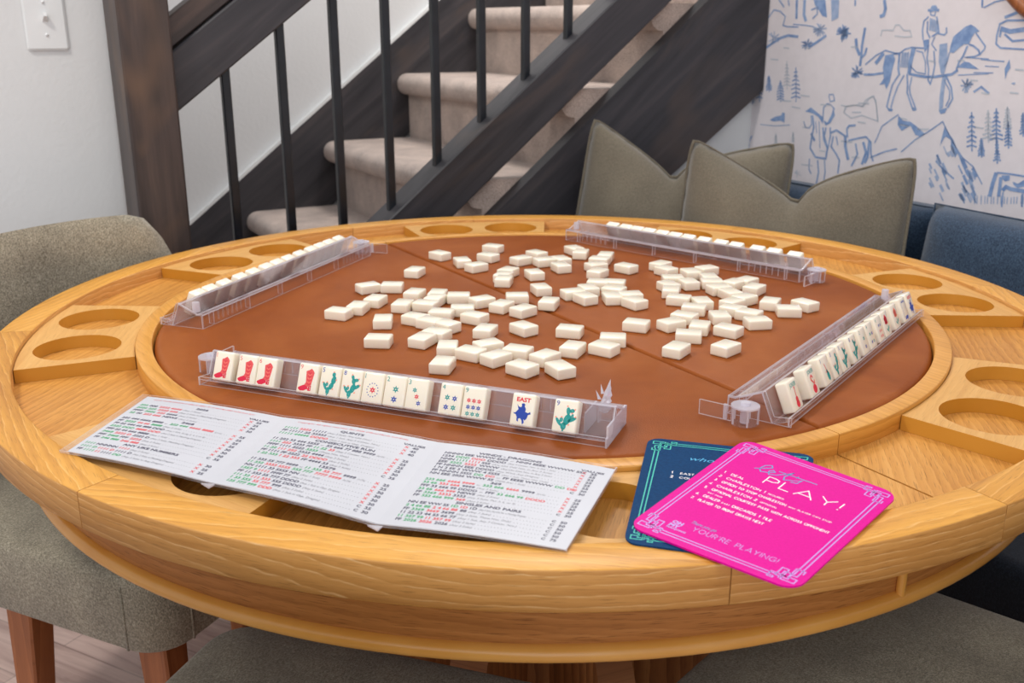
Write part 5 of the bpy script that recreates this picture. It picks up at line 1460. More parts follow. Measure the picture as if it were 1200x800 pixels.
right = [(joker_guitar, 'joker tile with a red guitar, nearest end of the right rack'), (joker_chili, 'joker tile with a curling red figure, second from the near end of the right rack'),
         (bird, 'tile with a teal bird and red plume in the right rack'), (lambda b: cactus5(b, '3'), 'tile with a small teal cactus, left of two touching cactus tiles in the right rack'),
         (lambda b: cactus8(b, '5'), 'tile with a tall teal cactus, right of two touching cactus tiles in the right rack'), (lambda b: cactus8(b, '8'), 'tile with a teal cactus standing alone between gaps in the right rack'),
         (stars('2', [(1, 3, 3.4, TEA), (1, -7.6, 3.4, BLU)]), 'tile with two stars, one above the other, in the right rack'), (stars('4', [(-3.4, 2.4, 3, TEA), (4, 2, 3, BLU), (-3, -8, 3, BLU), (4, -8, 3, TEA)]), 'tile with four small stars in the right rack'),
         (stars('6', [(-2.6, 4.4, 2.6, BLU), (3.2, 4.2, 2.6, BLU), (-2.6, -3, 2.6, RED), (3.2, -3, 2.6, RED), (-2.6, -10, 2.6, RED), (3.2, -10, 2.6, RED)]), 'tile with six stars, blue over red, in the right rack'),
         (rose(RED, CRI), 'tile with a red rose in the right rack'), (rose(PEA, COR), 'tile with a peach flower in the right rack'),
         (soap, 'tile with a thin blue scrolled frame in the right rack'), (wind('NORTH'), 'tile with red lettering over a blue rider, farthest end of the right rack')]
for (fn, lb), u in zip(right, U_r): rack_tile(R_R[0], R_R[1], u, face_mesh(fn), lb)
ORD = ['', 'second ', 'third ', 'fourth ', 'fifth ', 'sixth ', 'seventh ', 'eighth ', 'ninth ', 'tenth ', 'eleventh ', 'twelfth ', 'thirteenth ']
for k, u in enumerate(U_b):
    lb = 'cream tile back, rightmost on the far rack' if k == 0 else ('cream tile back, leftmost on the far rack' if k == 12 else 'cream tile back, %sfrom the right on the far rack' % ORD[k])
    rack_tile(R_B[0], R_B[1], u, BLANK, lb, 'tiles seen from behind on the far rack')
for k, u in enumerate(U_l[::-1]):
    lb = 'cream tile back at the near end of the left rack' if k == 0 else ('cream tile back at the far end of the left rack' if k == 12 else 'cream tile back, %sfrom the near end of the left rack' % ORD[k])
    rack_tile(R_L[0], R_L[1], u, BLANK, lb, 'tiles seen from behind on the left rack')

# ------------------------------------------------------------------ printed cards on the table
def quadmap(Q, w, h, z, bumpf=None):
    Q = [Vector(q) for q in Q]
    def f(p, dz=0.0):
        u = p[0] / w; v = 1 - p[1] / h
        P = Q[0] * (1 - u) * (1 - v) + Q[1] * u * (1 - v) + Q[2] * u * v + Q[3] * (1 - u) * v
        return (P.x, P.y, z + (bumpf(u, v) if bumpf else 0) + dz)
    return f
def rounded(w, h, r, n=7):
    pts = []
    for cx, cy, a0 in ((w - r, h - r, 0), (r, h - r, 90), (r, r, 180), (w - r, r, 270)):
        for k in range(n): a = radians(a0 + 90 * k / (n - 1)); pts.append((cx + r * cos(a), cy + r * sin(a)))
    return pts
def card_body(bm, w, h, r, mf, th):
    P = rounded(w, h, r)
    t = [bm.verts.new(mf(q)) for q in P]; b_ = [bm.verts.new(mf(q, -th)) for q in P]
    bm.faces.new(t); bm.faces.new(b_[::-1])
    for i in range(len(P)): bm.faces.new((t[i], b_[i], b_[(i + 1) % len(P)], t[(i + 1) % len(P)]))
def frame_knots(bm, w, h, mf, mat, out=8.3, inn=12.0, lw=1.05):
    for d in (out, inn):
        k = 24
        for a, b_ in (((d, k), (d, h - k)), ((w - d, k), (w - d, h - k)), ((k, d), (w - k, d)), ((k, h - d), (w - k, h - d))):
            ribbon(bm, [a, b_], lw, mat=mat, mapf=mf)
    for sx in (0, 1):
        for sy in (0, 1):
            def g(q): return mf((w - q[0] if sx else q[0], h - q[1] if sy else q[1]))
            for L in ([(8.3, 24), (8.3, 18), (13, 18), (13, 11), (24, 11), (24, 24), (18, 24), (18, 8), (6, 8), (6, 14), (20, 14)],
                      [(24, 8.3), (24, 6), (29, 6), (29, 14), (15, 14)], [(6, 24), (6, 29), (14, 29), (14, 15)], [(12, 24), (12, 20), (20, 20), (20, 8.3)]):
                ribbon(bm, L, lw, mat=mat, mapf=g)
def top_of(mf, dz): return lambda q: mf(q, dz)

# blue card below
bq = [Vector((0.0977, -0.4979)), Vector((0.2538, -0.5417)), None, Vector((0.049, -0.7135))]; bq[2] = bq[1] + bq[3] - bq[0] + Vector((-0.034, 0.010))
W_, H_ = 162.0, 216.0
mf = quadmap(bq, W_, H_, TZ + 0.0016)
bm = bmesh.new(); card_body(bm, W_, H_, 14, mf, 0.0014)
g = top_of(mf, 0.00008)
frame_knots(bm, W_, H_, g, 1, 9.2, 13.2, 1.3)
put_text(bm, "who's", 46, H_ - 44, 8, g, 2, shear=0.35, wide=1.25)
for k, (a, s) in enumerate((('1', 'EAST DEALS FIRST'), ('2', 'COUNTER CLOCKWISE'))):
    put_strokes(bm, a, 31, H_ - 77.5 - 9 * k, 4.4, g, 3, .8); put_strokes(bm, s, 40, H_ - 77.5 - 9 * k, 3.6, g, 3, .65, wide=1.1)
o = finish('rules_card', bm, [M['bluecard'], M['aqua_ink'], M['cyan_ink'], M['white_ink']])
tag(o, 'dark blue rules card with aqua border lying under the magenta card', 'card')
# magenta card on top
pq = [(0.1934, -0.5067), (0.3027, -0.6308), (0.1676, -0.7892), (0.0544, -0.6884)]
W_, H_ = 165.0, 208.0
mf = quadmap(pq, W_, H_, TZ + 0.0036)
bm = bmesh.new(); card_body(bm, W_, H_, 16, mf, 0.0016)
g = top_of(mf, 0.00008)
frame_knots(bm, W_, H_, g, 1, 8.3, 12.0, 1.15)
Y = lambda v: H_ * (1 - v)
put_strokes(bm, 'PLAY!', 58, Y(.327), 14.5, g, 2, 1.25, wide=1.25, gap=.32, width=77)
# script word
for L in ([(38, 160), (46, 166), (52, 172), (49, 176), (44, 172), (42, 163), (46, 158), (53, 161), (58, 166), (55, 168), (52, 164), (55, 158), (62, 162), (70, 172), (73, 177)], [(73, 177), (69, 164), (71, 158), (78, 162)], [(60, 170), (100, 171)], [(80, 173), (79, 169)], [(78, 161), (86, 168), (84, 160), (78, 158)]):
    ribbon(bm, L, 1.1, mat=3, mapf=g)
items = [('1', 'DEAL', ''), ('2', 'CHARLESTON 1', 'REQUIRED'), ('3', 'OPTION TO STOP CHARLESTON', 'ANY PLAYER CAN STOP'), ('4', 'CHARLESTON 2', 'OPTIONAL'), ('5', 'OPTIONAL COURTESY PASS WITH ACROSS OPPONENT', ''), ('6', 'DEALER', 'EAST'), ('7', 'PLAYER TO RIGHT DRAWS NEXT', '')]
ys = [.362, .405, .448, .492, .535, .605, .650]
for (a, s, sm), v in zip(items, ys):
    put_strokes(bm, a + '.', 19, Y(v), 3.5, g, 2, .68)
    w0 = stroke_width(s, 3.5, 1.15)
    wd = {'5': 119, '3': 68, '7': 68, '6': 17}.get(a, None)
    put_strokes(bm, s, 27, Y(v), 3.5, g, 2, .68, wide=1.15, width=wd)
    x = 27 + (wd or w0) + 3
    if sm:
        put_strokes(bm, sm, x, Y(v), 2.2, g, 2, .42, wide=1.1)
        if a == '6': put_strokes(bm, 'DISCARDS 1 TILE', x + 11, Y(v), 3.5, g, 2, .68, wide=1.15, width=40)
put_strokes(bm, 'SAY PASS', 27, Y(.566), 2.0, g, 2, .4, wide=1.1)
put_strokes(bm, "YOUR'RE PLAYING!", 50.5, Y(.872), 6.4, g, 1, .72, wide=1.15, gap=.35, width=83)
put_text(bm, 'There you go', 44, Y(.825), 4.6, g, 3, shear=.4, wide=.72)
put_text(bm, 'OH', 29, Y(.868), 4.6, g, 1, bold=.06, width=11); put_text(bm, 'MY', 29, Y(.894), 4.4, g, 1, bold=.06, width=11); put_text(bm, 'MAHJONG', 29, Y(.910), 2.2, g, 1, bold=.04, width=20)
o = finish('rules_card', bm, [M['magenta'], M['lav'], M['white_ink'], M['cyan_ink']])
tag(o, "bright magenta card headed PLAY! with lavender border, lying over the rim edge", 'card')

# folded score card: three pages in a clear sleeve
CO = [(-0.4579, -0.3768), (-0.2839, -0.4413), (-0.1136, -0.5077), (0.0589, -0.5725), (0.0025, -0.73), (-0.1552, -0.6863), (-0.3177, -0.6066), (-0.4849, -0.5342)]
sc = empty('score_card', (0, 0, 0)); tag(sc, 'white three-panel score card in a clear sleeve, packed with rows of coloured numbers', 'card')
panels = [(CO[0], CO[1], CO[6], CO[7]), (CO[1], CO[2], CO[5], CO[6]), (CO[2], CO[3], CO[4], CO[5])]
K_, R_, GR, LG = 1, 2, 3, 4     # ink slots: dark, red, green, grey
D3 = '(Any 3 Suits)'; D2 = '(Any 2 Suits)'; D1 = '(Any 1 Suit)'
P1 = [('N', 'NOTE: WHITE DRAGON IS USED AS ZERO "0". IT MAY BE USED WITH ANY SUIT'), ('T', '2026', .50, True),
 ([('222', GR), ('000', K_), ('2222 6666', R_)], '(Any 3 Suits)', 'X', '25'), ([('2026 222', GR), ('2222 666', R_)], '(Any 2 Suits w Matching Dragons)', 'X', '25'), ([('FFFF', K_), ('2026', GR), ('222', R_), ('6666', K_)], D2, 'X', '30'), ([('22', GR), ('00', K_), ('222 666', R_), ('NEWS', K_)], D2, 'X', '30'),
 ('T', '2468', .52), ([('222 444 6666 8888', K_), ('or', LG), ('222 444', GR), ('6666 8888', R_)], '(Any 1 or 2 Suits)', 'X', '25'), ([('FF', K_), ('2222', GR), ('44 66', R_), ('8888', GR)], D3, 'X', '25'), ([('FF 22 444 66 888 DDD', K_)], '(Any 1 Suit, Kong 2, 4, 6 or 8)', 'X', '25'), ([('2222 DDD', GR), ('8888 DDD', R_)], '(Any 2 Suits w Matching Dragons)', 'X', '25'),
 ([('FFF 22 44 666 8888', K_)], D1, 'X', '30'), ([('2468', GR), ('2222 D', R_), ('2222 D', K_)], '(Any 3 Suits, Matching Dragons)', 'X', '30'), ([('FFF', K_), ('2468', GR), ('FFF', K_), ('2222', R_)], D2, 'X', '30'), ([('FF', K_), ('246 888', GR), ('246 888', R_)], D2, 'C', '35'),
 ('T', 'ANY LIKE NUMBERS', .50), ([('1111', GR), ('NNNNN', K_), ('1111', R_)], D2, 'X', '30'), ([('1111 D', GR), ('1111 D', R_), ('1111 D', K_)], '(Any 3 Suits w Matching Dragons)', 'X', '25'), ([('FF', K_), ('1111', GR), ('11', R_), ('1111', K_), ('DD', GR)], '(Any 3 Suits w Any Dragon)', 'X', '25')]
P2 = [('N', 'Copyright: All rights reserved. For 2026 Official Hands and Rules'), ('T', 'QUINTS', .50, True),
 ([('11111', GR), ('2222', R_), ('11111', K_)], '(Any 3 Suits, Any Like Nos.)', 'X', '40'), ([('FF 11111 22 33333', K_)], '(Any 1 Suit, Any 3 Consec. Nos.)', 'X', '45'), ([('11111 44444', GR), ('DDDD', R_)], '(Any 1 Suit w Opp. Dragon)', 'X', '40'),
 ('T', 'CONSECUTIVE RUN', .52), ([('11 222 33 444 5555', K_), ('or', LG), ('55 666 77 888 9999', K_)], D1, 'X', '25'), ([('1111', GR), ('222', R_), ('3333', K_), ('FF', K_), ('11 22', GR), ('33', R_)], '(Any 3 Consec. Nos.)', 'X', '25'), ([('FFFF 1111 2222', K_), ('3333', GR)], '(These Nos. Only)', 'X', '25'), ([('11 22', GR), ('111 222', R_), ('3333 4444', K_)], '(Any 3 Suits)', 'X', '25'), ([('FF 1111 FF 2222', K_), ('22 DDDD', R_)], '(Any 2 Suits)', 'X', '30'), ([('1 22 333', GR), ('1 22 333', R_), ('FF 4444 33', K_)], '(Any 3 Suits)', 'C', '35'),
 ('T', '13579', .54), ([('11 333 55 777 9999', K_), ('or', LG), ('11 333', GR), ('55 777', R_), ('9999', K_)], '(1 or 3 Suits)', 'X', '25'), ([('11 333', GR), ('3333 5555', R_), ('555 777', GR), ('7777 9999', R_)], D2, 'X', '25'), ([('NN 1111 33 5555 NN', K_)], '(Any 1 Suit)', 'X', '30'), ([('1357 9', GR), ('1111', R_), ('FFFF 77', K_)], D2, 'X', '30'), ([('FF 11 333 55 777 DDDD', K_)], '(Any 1 Suit w Opp. Dragon)', 'X', '30'), ([('111 33', GR), ('111 333', R_), ('555 DDDD', K_)], D3, 'X', '30'), ([('1 33 555', GR), ('55 777', R_), ('999', K_)], D3, 'C', '35'), ([('135 777 999', GR), ('DDD', R_)], '(Any 1 Suit w Opp. Dragon)', 'C', '30')]
P3 = [('T', 'WINDS - DRAGONS', .44, True),
 ([('NNNN EEE WWW SSSS', K_), ('or', LG), ('NNN EEEE WWWW SSS', K_)], '', 'X', '25'), ([('1234', K_), ('DDD', GR), ('DDD', R_), ('DDDD', K_)], '(Any 4 Consec. Nos. in Any 1 Suit)', 'X', '25'), ([('NNN', K_), ('1111', GR), ('1111', R_), ('SSS', K_)], '(Any Like Odd Nos. in Any 2 Suits)', 'X', '25'), ([('EEE', K_), ('2222', GR), ('2222', R_), ('WWW', K_)], '(Any Like Even Nos. in Any 2 Suits)', 'X', '25'), ([('FF NNNN EEE DDDD', K_)], '(Any Wind, Any Dragon)', 'X', '25'), ([('1 N 2 EE 3 WWW 4 SSSS', K_)], '(Any 1 Suit, These Nos. Only)', 'X', '25'), ([('FF NNNN SSSS', K_), ('DD', GR), ('DD', R_), ('or', LG), ('FF EEEE WWWW', K_), ('DD', GR), ('DD', R_)], '', 'X', '30'), ([('NN EEE 2026 WWW SS', K_)], '(2026 Any 1 Suit)', 'C', '30'),
 ('T', '369', .46), ([('333 666', GR), ('6666 9999', R_), ('or', LG), ('333 666', GR), ('6666', R_), ('9999', K_)], '(Any 2 or 3 Suits)', 'X', '25'), ([('33 66', GR), ('333 666', R_), ('9999', K_)], D3, 'X', '25'), ([('FFF 33 666 99 DDDD', K_), ('or', LG), ('FFF', K_), ('33 666 99', GR), ('DDDD', R_)], '', 'X', '25'), ([('33 66', GR), ('666 999', R_), ('NEWS', K_)], D2, 'X', '30'), ([('FF', K_), ('3369', GR), ('3333', R_), ('3333', K_)], '(Any 3 Suits, Pair 3, 6, or 9)', 'X', '25'), ([('FF', K_), ('333 666 999', GR), ('369', R_)], D2, 'C', '30'),
 ('T', 'SINGLES AND PAIRS', .50), ([('NN EE WW SS', K_), ('1D', GR), ('1D', R_), ('1D', K_)], '(Any 3 Suits, Any Like No. w Matching Dragons)', 'C', '50'), ([('2 4 66 88', GR), ('2 4 66 88', R_), ('88', K_)], D3, 'C', '50'), ([('FF', K_), ('3369', GR), ('3669', R_), ('3699', K_)], '(Any 3 Suits, These Nos. Only)', 'C', '50'), ([('11 22 33 44 55 66 77', K_)], '(Any 1 Suit, Any 7 Consec. Nos.)', 'C', '50'), ([('11 357 99', GR), ('11 357 99', R_)], D2, 'C', '50'), ([('FF', K_), ('2026', GR), ('2026', R_), ('2026', K_)], D3, 'C', '75')]
starts = [0.955, 0.955, 0.92]
for pi_, (quad, rows, start) in enumerate(zip(panels, (P1, P2, P3), starts)):
    PW, PH = 180.0, 165.0
    bumpf = lambda u, v: 0.0022 * sin(pi * min(max(u, 0), 1))
    mf = quadmap(quad, PW, PH, TZ + 0.0022, bumpf)
    bm = bmesh.new()
    n = 10; x0, x1, y0, y1 = 4.5, 176, 3.5, 161
    if pi_ == 0: x0 = 9
    if pi_ > 0: x0 = 0.0
    if pi_ < 2: x1 = 180.0
    if pi_ == 2: x1 = 178.5
    top = [[bm.verts.new(mf((x0 + (x1 - x0) * i / n, y))) for i in range(n + 1)] for y in (y0, y1)]
    bot = [[bm.verts.new(mf((x0 + (x1 - x0) * i / n, y), -0.0006)) for i in range(n + 1)] for y in (y0, y1)]
    for i in range(n):
        bm.faces.new((top[0][i], top[0][i + 1], top[1][i + 1], top[1][i])); bm.faces.new((bot[1][i], bot[1][i + 1], bot[0][i + 1], bot[0][i]))
        bm.faces.new((bot[0][i], bot[0][i + 1], top[0][i + 1], top[0][i])); bm.faces.new((top[1][i], top[1][i + 1], bot[1][i + 1], bot[1][i]))
    bm.faces.new((bot[0][0], top[0][0], top[1][0], bot[1][0])); bm.faces.new((bot[0][n], bot[1][n], top[1][n], top[0][n]))
    g = top_of(mf, 0.00012)
    nrow = len(rows); pitch = (PH * start - 14) / (nrow - .3)
    y = PH * start
    h = min(4.2, pitch * .65)
    for row in rows:
        y -= pitch
        if row[0] == 'N':
            a = put_text(bm, row[1], 22, y + pitch * .3, 2.5, g, R_, shear=.25, width=128); continue
        if row[0] == 'T':
            put_text(bm, row[1], PW * row[2], y, h * 1.0, g, K_, bold=.035, align='C', wide=1.25)
            if len(row) > 3: put_text(bm, 'VALUES', 172, y - h * .2, h * .85, g, K_, bold=.035, align='R', wide=1.35)
            continue
        segs, desc, xc, val = row
        x = 14
        for s, c in segs:
            x = put_text(bm, s, x, y, h if c != LG else h * .6, g, c, bold=.03 if c != LG else 0, wide=1.12, shear=0.12 if pi_ < 2 else 0.0) + 2.4
        if desc:
            mx = 128 - x
            vs, fs, a, b_ = text_mesh(desc, 0.2, 0.0, 1.0)
            wdt = min(mx, (b_ - a) * (h * .72) / .7 * 1.02)
            x = put_text(bm, desc, x, y, h * .72, g, LG, shear=.2, width=max(8, wdt)) + 3
        while x < 148:
            poly(bm, [(x, y), (x + .7, y), (x + .7, y + .7), (x, y + .7)], LG, g); x += 3.1
        put_text(bm, xc, 154, y, h * .9, g, R_ if xc == 'X' else K_, bold=.03, align='C', wide=1.1)
        put_text(bm, val, 160, y, h, g, K_, bold=.035, wide=1.1)
    page = finish('card_page', bm, [M['paper'], M['print_dark'], M['print_red'], M['print_green'], M['print_grey']], sc)
    bm = bmesh.new()
    for dz, th in ((-0.0009, .00012),):
        a_ = [[bm.verts.new(mf((PW * i / n, yy), dz)) for i in range(n + 1)] for yy in (0, PH)]
        c_ = [[bm.verts.new(mf((PW * i / n, yy), dz - th)) for i in range(n + 1)] for yy in (0, PH)]
        for i in range(n):
            bm.faces.new((a_[0][i], a_[0][i + 1], a_[1][i + 1], a_[1][i])); bm.faces.new((c_[1][i], c_[1][i + 1], c_[0][i + 1], c_[0][i]))
            bm.faces.new((c_[0][i], c_[0][i + 1], a_[0][i + 1], a_[0][i])).material_index = 1; bm.faces.new((a_[1][i], a_[1][i + 1], c_[1][i + 1], c_[1][i])).material_index = 1
        bm.faces.new((c_[0][0], a_[0][0], a_[1][0], c_[1][0])).material_index = 1; bm.faces.new((c_[0][n], c_[1][n], a_[1][n], a_[0][n])).material_index = 1
    # heat-sealed seams
    for seam in [[(0, 1.2), (PW, 1.2)], [(0, PH - 1.2), (PW, PH - 1.2)]] + ([[(1.2, 0), (1.2, PH)]] if pi_ == 0 else []) + ([[(PW - 1.2, 0), (PW - 1.2, PH)]] if pi_ == 2 else []):
        (xa, ya), (xb, yb) = seam
        ribbon(bm, [(xa + (xb - xa) * k / 10, ya + (yb - ya) * k / 10) for k in range(11)], 1.0, mat=1, mapf=top_of(mf, 0.0007))
    finish('clear_sleeve', bm, [M['sleeve'], M['acr_edge']], sc)
for q in (CO[6], CO[5]):
    bm = bmesh.new(); q = Vector(q)
    d = Vector((0.36, -0.93))
    pts = [q + Vector((-.0065, .001)), q + d * 0.009, q + Vector((.0065, -.001))]
    a_ = [bm.verts.new((p.x, p.y, TZ + .0012)) for p in pts]; c_ = [bm.verts.new((p.x, p.y, TZ + .0026)) for p in pts]
    bm.faces.new(a_); bm.faces.new(c_[::-1])
    for k in range(3): bm.faces.new((a_[k], a_[(k + 1) % 3], c_[(k + 1) % 3], c_[k]))
    finish('spine_tip', bm, M['acr_edge'], sc)

# ------------------------------------------------------------------ chairs
def make_chair(label, loc, facing, W=0.54, D=0.50, back=True):
    rz = math.atan2(facing[1], facing[0]) - pi / 2
    r = empty('upholstered_chair', (loc[0], loc[1], 0), rz)
    tag(r, label, 'chair', 'greige upholstered chairs round the table')
    hw = W / 2; yf = 0.27; yb = yf - D
    # seat: boxed cushion with a soft crown
    bm = bmesh.new(); rings = []
    def outline(inset, z):
        w, h = W - 2 * inset, D - 2 * inset
        P = rounded(w, h, min(max(0.058 - inset, 0.02), w / 2 - .001, h / 2 - .001), 8)
        return [bm.verts.new((x - w / 2, y + yb + inset, z)) for x, y in P]
    rings.append(outline(0.004, 0.360)); rings.append(outline(0.0, 0.364))
    for k in range(6):
        a = radians(18 * k); rings.append(outline(0.020 * (1 - cos(a)), 0.455 + 0.020 * sin(a)))
    for f_ in (.14, .28, .45, .62, .80): rings.append(outline(f_ * min(W, D) * .5, 0.476 + 0.014 * math.sin(f_ * pi / 2)))
    n_ = len(rings[0])
    for a_, b_ in zip(rings, rings[1:]):
        for k in range(n_): bm.faces.new((a_[k], a_[(k + 1) % n_], b_[(k + 1) % n_], b_[k]))
    bm.faces.new(rings[0][::-1]); bm.faces.new(rings[-1])
    st = finish('seat', bm, M['chair_fabric'], r); smooth_by_angle(st, 50)
    # welts down the front corners and round the bottom
    for sx in (-1, 1):
        for wx, wy in ((sx * (hw - .0005), yf - .060), (sx * (hw - .060), yf - .0005), (sx * (hw - .0005), yb + .17)):
            bm = bmesh.new(); cyl(bm, (wx, wy), .0022, .0022, .362, .458, 8); finish('welt', bm, M['chair_fabric'], st, True)
    # back: curved slab wrapping forward, top corners rounded, top rolled outwards
    bm = bmesh.new(); n = 28; mth = 0.075
    def plan(a, off):
        th = a * radians(50)
        R = hw + .034
        x = (R + off) * sin(th) * 1.07; y = yb + 0.09 - (R + off) * (cos(th) - .50) * .62
        return x, y
    rows = []
    H0, H1 = 0.345, 0.842
    for i in range(n + 1):
        a = -1 + 2 * i / n
        top = H1 - 0.008 * a * a - (0.16 * max(0, (abs(a) - .72) / .28) ** 2.2)
        prof = []
        for zf, off in ((0.0, -.02), (.25, -.022), (.5, -.02), (.75, -.008), (.90, .004), (.97, .016), (1.0, .040), (.99, .070), (.955, .092), (.90, .098), (.75, .088), (.4, .066), (0.0, .05)):
            x, y = plan(a, off); prof.append(bm.verts.new((x, y, H0 + (top - H0) * zf)))
        rows.append(prof)
    k = len(rows[0])
    for i in range(n):
        for j in range(k): bm.faces.new((rows[i][j], rows[i][(j + 1) % k], rows[i + 1][(j + 1) % k], rows[i + 1][j]))
    bm.faces.new(rows[0][::-1]); bm.faces.new(rows[-1])
    bk = finish('backrest', bm, M['chair_fabric'], r, True); smooth_by_angle(bk, 60)
    for sx, sy in ((-1, 1), (1, 1), (-1, -1), (1, -1)):
        x = sx * (hw - .045); y = (yf - .045) if sy > 0 else yb + .20
        bm = bmesh.new()
        dx, dy = sx * .012, sy * .02
        a = [(x - .022, y - .026, .361), (x + .022, y - .026, .361), (x + .022, y + .026, .361), (x - .022, y + .026, .361)]
        b_ = [(x + dx - .014, y + dy - .016, 0), (x + dx + .014, y + dy - .016, 0), (x + dx + .014, y + dy + .016, 0), (x + dx - .014, y + dy + .016, 0)]
        hexa(bm, b_ + a)
        bmesh.ops.bevel(bm, geom=bm.edges[:], offset=0.003, segments=1, affect='EDGES')
        bmesh.ops.recalc_face_normals(bm, faces=bm.faces[:]); uv_all(bm, lambda co, n_: (co.z, co.x + co.y))
        finish('leg', bm, M['chair_leg'], r)
    return r
make_chair('greige upholstered chair with low rounded back at the left of the table', (-0.632, 0.048), (0.908, -0.419), 0.54)
make_chair('greige upholstered chair seat tucked under the near side of the table, bottom left', (-0.235, -0.705), (0.316, 0.949), 0.50, 0.62)
make_chair('greige upholstered chair seat under the table rim at the lower right, beside the dark sofa', (0.435, -0.562), (-0.756, 0.654), 0.47)

# ------------------------------------------------------------------ sofa along the papered wall
sofa = empty('sofa', F(1.05, -1.0, 0)); tag(sofa, 'dark navy sofa running along the wallpapered wall behind the cushions', 'sofa')
inv = Matrix.Translation(-Vector(sofa.location))
def sbox(name, s0, s1, t0, t1, z0, z1, r, mat, seg=3):
    bm = bmesh.new(); fbox(bm, s0, s1, t0, t1, z0, z1)
    bmesh.ops.bevel(bm, geom=bm.edges[:] + bm.verts[:], offset=r, segments=seg, affect='EDGES', profile=.5)
    for v in bm.verts: v.co = inv @ v.co
    o = finish(name, bm, mat, sofa); smooth_by_angle(o, 50); return o
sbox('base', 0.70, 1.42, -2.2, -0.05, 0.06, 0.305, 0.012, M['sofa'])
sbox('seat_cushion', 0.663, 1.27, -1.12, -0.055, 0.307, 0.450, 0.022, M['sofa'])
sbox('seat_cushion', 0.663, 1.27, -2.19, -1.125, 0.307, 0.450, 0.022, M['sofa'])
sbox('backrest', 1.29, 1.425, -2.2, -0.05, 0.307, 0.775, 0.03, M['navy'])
for t in (-0.15, -2.1):
    for s in (0.76, 1.36):
        bm = bmesh.new(); p = F(s, t, 0); cyl(bm, (p[0], p[1]), .018, .024, 0.0, 0.062, 12)
        for v in bm.verts: v.co = inv @ v.co
        finish('foot', bm, M['black_metal'], sofa)

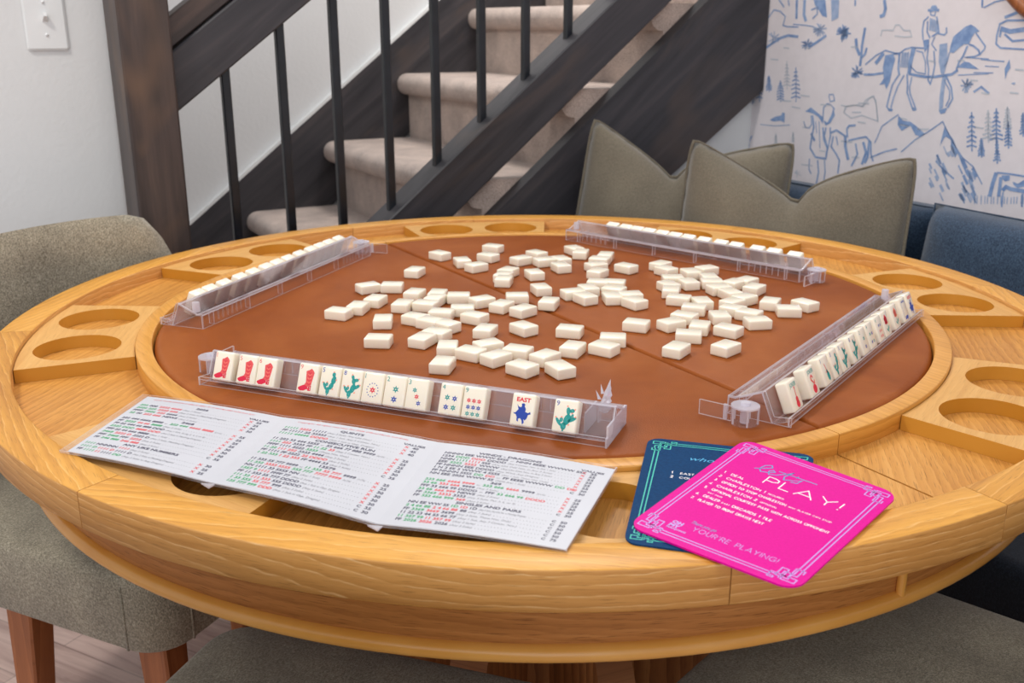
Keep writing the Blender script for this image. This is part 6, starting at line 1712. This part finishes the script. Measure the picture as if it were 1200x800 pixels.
def cushion(name, label, cat, TL, TR, height, lean, thick, mat, chop=0.0, chopx=0.0, chopw=0.3, ears=0.035, boxy=False, group=None, seam=True, sag=0.0):
    TL = Vector(TL); TR = Vector(TR)
    X = (TR - TL); wd = X.length; X.normalize()
    back = Vector((-X.y, X.x, 0)).normalized()
    if back.y < 0: back = -back
    up = (Vector((0, 0, 1)) * cos(lean) + back * sin(lean)); up = (up - X * up.dot(X)).normalized()
    Nn = X.cross(up)
    c = (TL + TR) / 2 - up * height / 2
    n = 30; bm = bmesh.new()
    def pos(u, v, side):
        e = ears
        x = u * (1 - e * (1 - v * v) ** 1.0) * wd / 2; y = v * (1 - e * (1 - u * u)) * height / 2
        w = ((v + 1) / 2) ** 2.2
        g_ = math.exp(-((u - chopx) / chopw) ** 2)
        # the karate chop: a V pressed into the top edge
        du = (u - chopx) / ((1 + chopx) if u < chopx else (1 - chopx))
        g2 = 1 - abs(du) ** (0.74 if u < chopx else 0.46)
        g2 = max(0.0, g2)
        v_round = -0.020 * abs(u) ** 14 * max(0, v) ** 6 if chop else 0.0
        y += v_round * height; x -= u * (0.016 * abs(u) ** 6 * max(0, v) ** 8 if chop else 0) * wd
        y -= chop * g2 * w
        x += -chop * 0.10 * (u - chopx) * w
        if boxy: t = thick * (1 - abs(u) ** 7) ** .5 * (1 - abs(v) ** 6) ** .5
        else: t = thick * (max(0, 1 - abs(u) ** 2.4)) ** .62 * (max(0, 1 - abs(v) ** 2.4)) ** .62
        t *= 1 - 0.45 * g_ * w * (1 if chop else 0)
        wr = noise.noise(Vector((u * 2.1 + wd * 40, v * 2.1, thick * 9))) * .006 + noise.noise(Vector((u * 5 + v * 2, v * 4 + wd * 9, 3))) * .0025
        return c + X * x + up * y + Nn * side * (t / 2 + .0012 + wr * min(1, t / .03))
    for side in (1, -1):
        V = [[bm.verts.new(pos(-1 + 2 * i / n, -1 + 2 * j / n, side)) for j in range(n + 1)] for i in range(n + 1)]
        for i in range(n):
            for j in range(n):
                q = (V[i][j], V[i + 1][j], V[i + 1][j + 1], V[i][j + 1])
                bm.faces.new(q if side > 0 else q[::-1])
    bmesh.ops.remove_doubles(bm, verts=bm.verts[:], dist=0.0026)
    root = empty(name, tuple(c - up * height / 2)); tag(root, label, cat, group)
    inv_ = Matrix.Translation(-Vector(root.location))
    for v in bm.verts: v.co = inv_ @ v.co
    cv = finish('cover', bm, mat, root, True)
    # flat sewn flange all round
    bm = bmesh.new()
    loop = []
    for k in range(120):
        q = k / 30; s_ = int(q); f = q - s_
        u, v = [(-1 + 2 * f, 1), (1, 1 - 2 * f), (1 - 2 * f, -1), (-1, -1 + 2 * f)][s_]
        loop.append((pos(u, v, 1) + pos(u, v, -1)) / 2)
    cen = c; inner = [inv_ @ p for p in loop]; outer = [inv_ @ (p + ((p - cen).normalized() * (.007 if not boxy else .004))) for p in loop]
    off = Nn * .0016
    A = [bm.verts.new(p + off) for p in inner]; B = [bm.verts.new(p + off) for p in outer]; A2 = [bm.verts.new(p - off) for p in inner]; B2 = [bm.verts.new(p - off) for p in outer]
    for k in range(120):
        j = (k + 1) % 120
        bm.faces.new((A[k], A[j], B[j], B[k])); bm.faces.new((A2[j], A2[k], B2[k], B2[j])); bm.faces.new((B[k], B[j], B2[j], B2[k])); bm.faces.new((A[j], A[k], A2[k], A2[j]))
    finish('seam_flange', bm, mat, cv, True)
    return root
cushion('throw_pillow', 'olive linen pillow leaning on the dark stair board, behind the other olive pillow', 'pillow', (0.143, 1.010, 0.951), (0.617, 0.860, 0.905), 0.49, radians(10), 0.15, M['pillow'], chop=0.125, chopx=-0.08, chopw=.30, group='olive pillows')
cushion('throw_pillow', 'olive linen pillow with a deep dent in its top, before the patterned wallpaper', 'pillow', (0.345, 0.805, 0.924), (0.775, 0.560, 0.911), 0.47, radians(9), 0.15, M['pillow'], chop=0.120, chopx=0.06, chopw=.32, group='olive pillows')
a, b_ = F(1.235, -0.10, 0.800), F(1.235, -0.795, 0.800)
cushion('sofa_cushion', 'navy back cushion mostly hidden behind the olive pillows', 'cushion', a, b_, 0.345, radians(3), 0.10, M['navy'], ears=.015, boxy=True, group='navy sofa back cushions')
a, b_ = F(1.19, -0.812, 0.818), F(1.19, -1.50, 0.812)
cushion('sofa_cushion', 'large navy back cushion at the right edge, beyond the table rim', 'cushion', a, b_, 0.365, radians(6), 0.16, M['navy'], ears=.015, boxy=True, group='navy sofa back cushions')
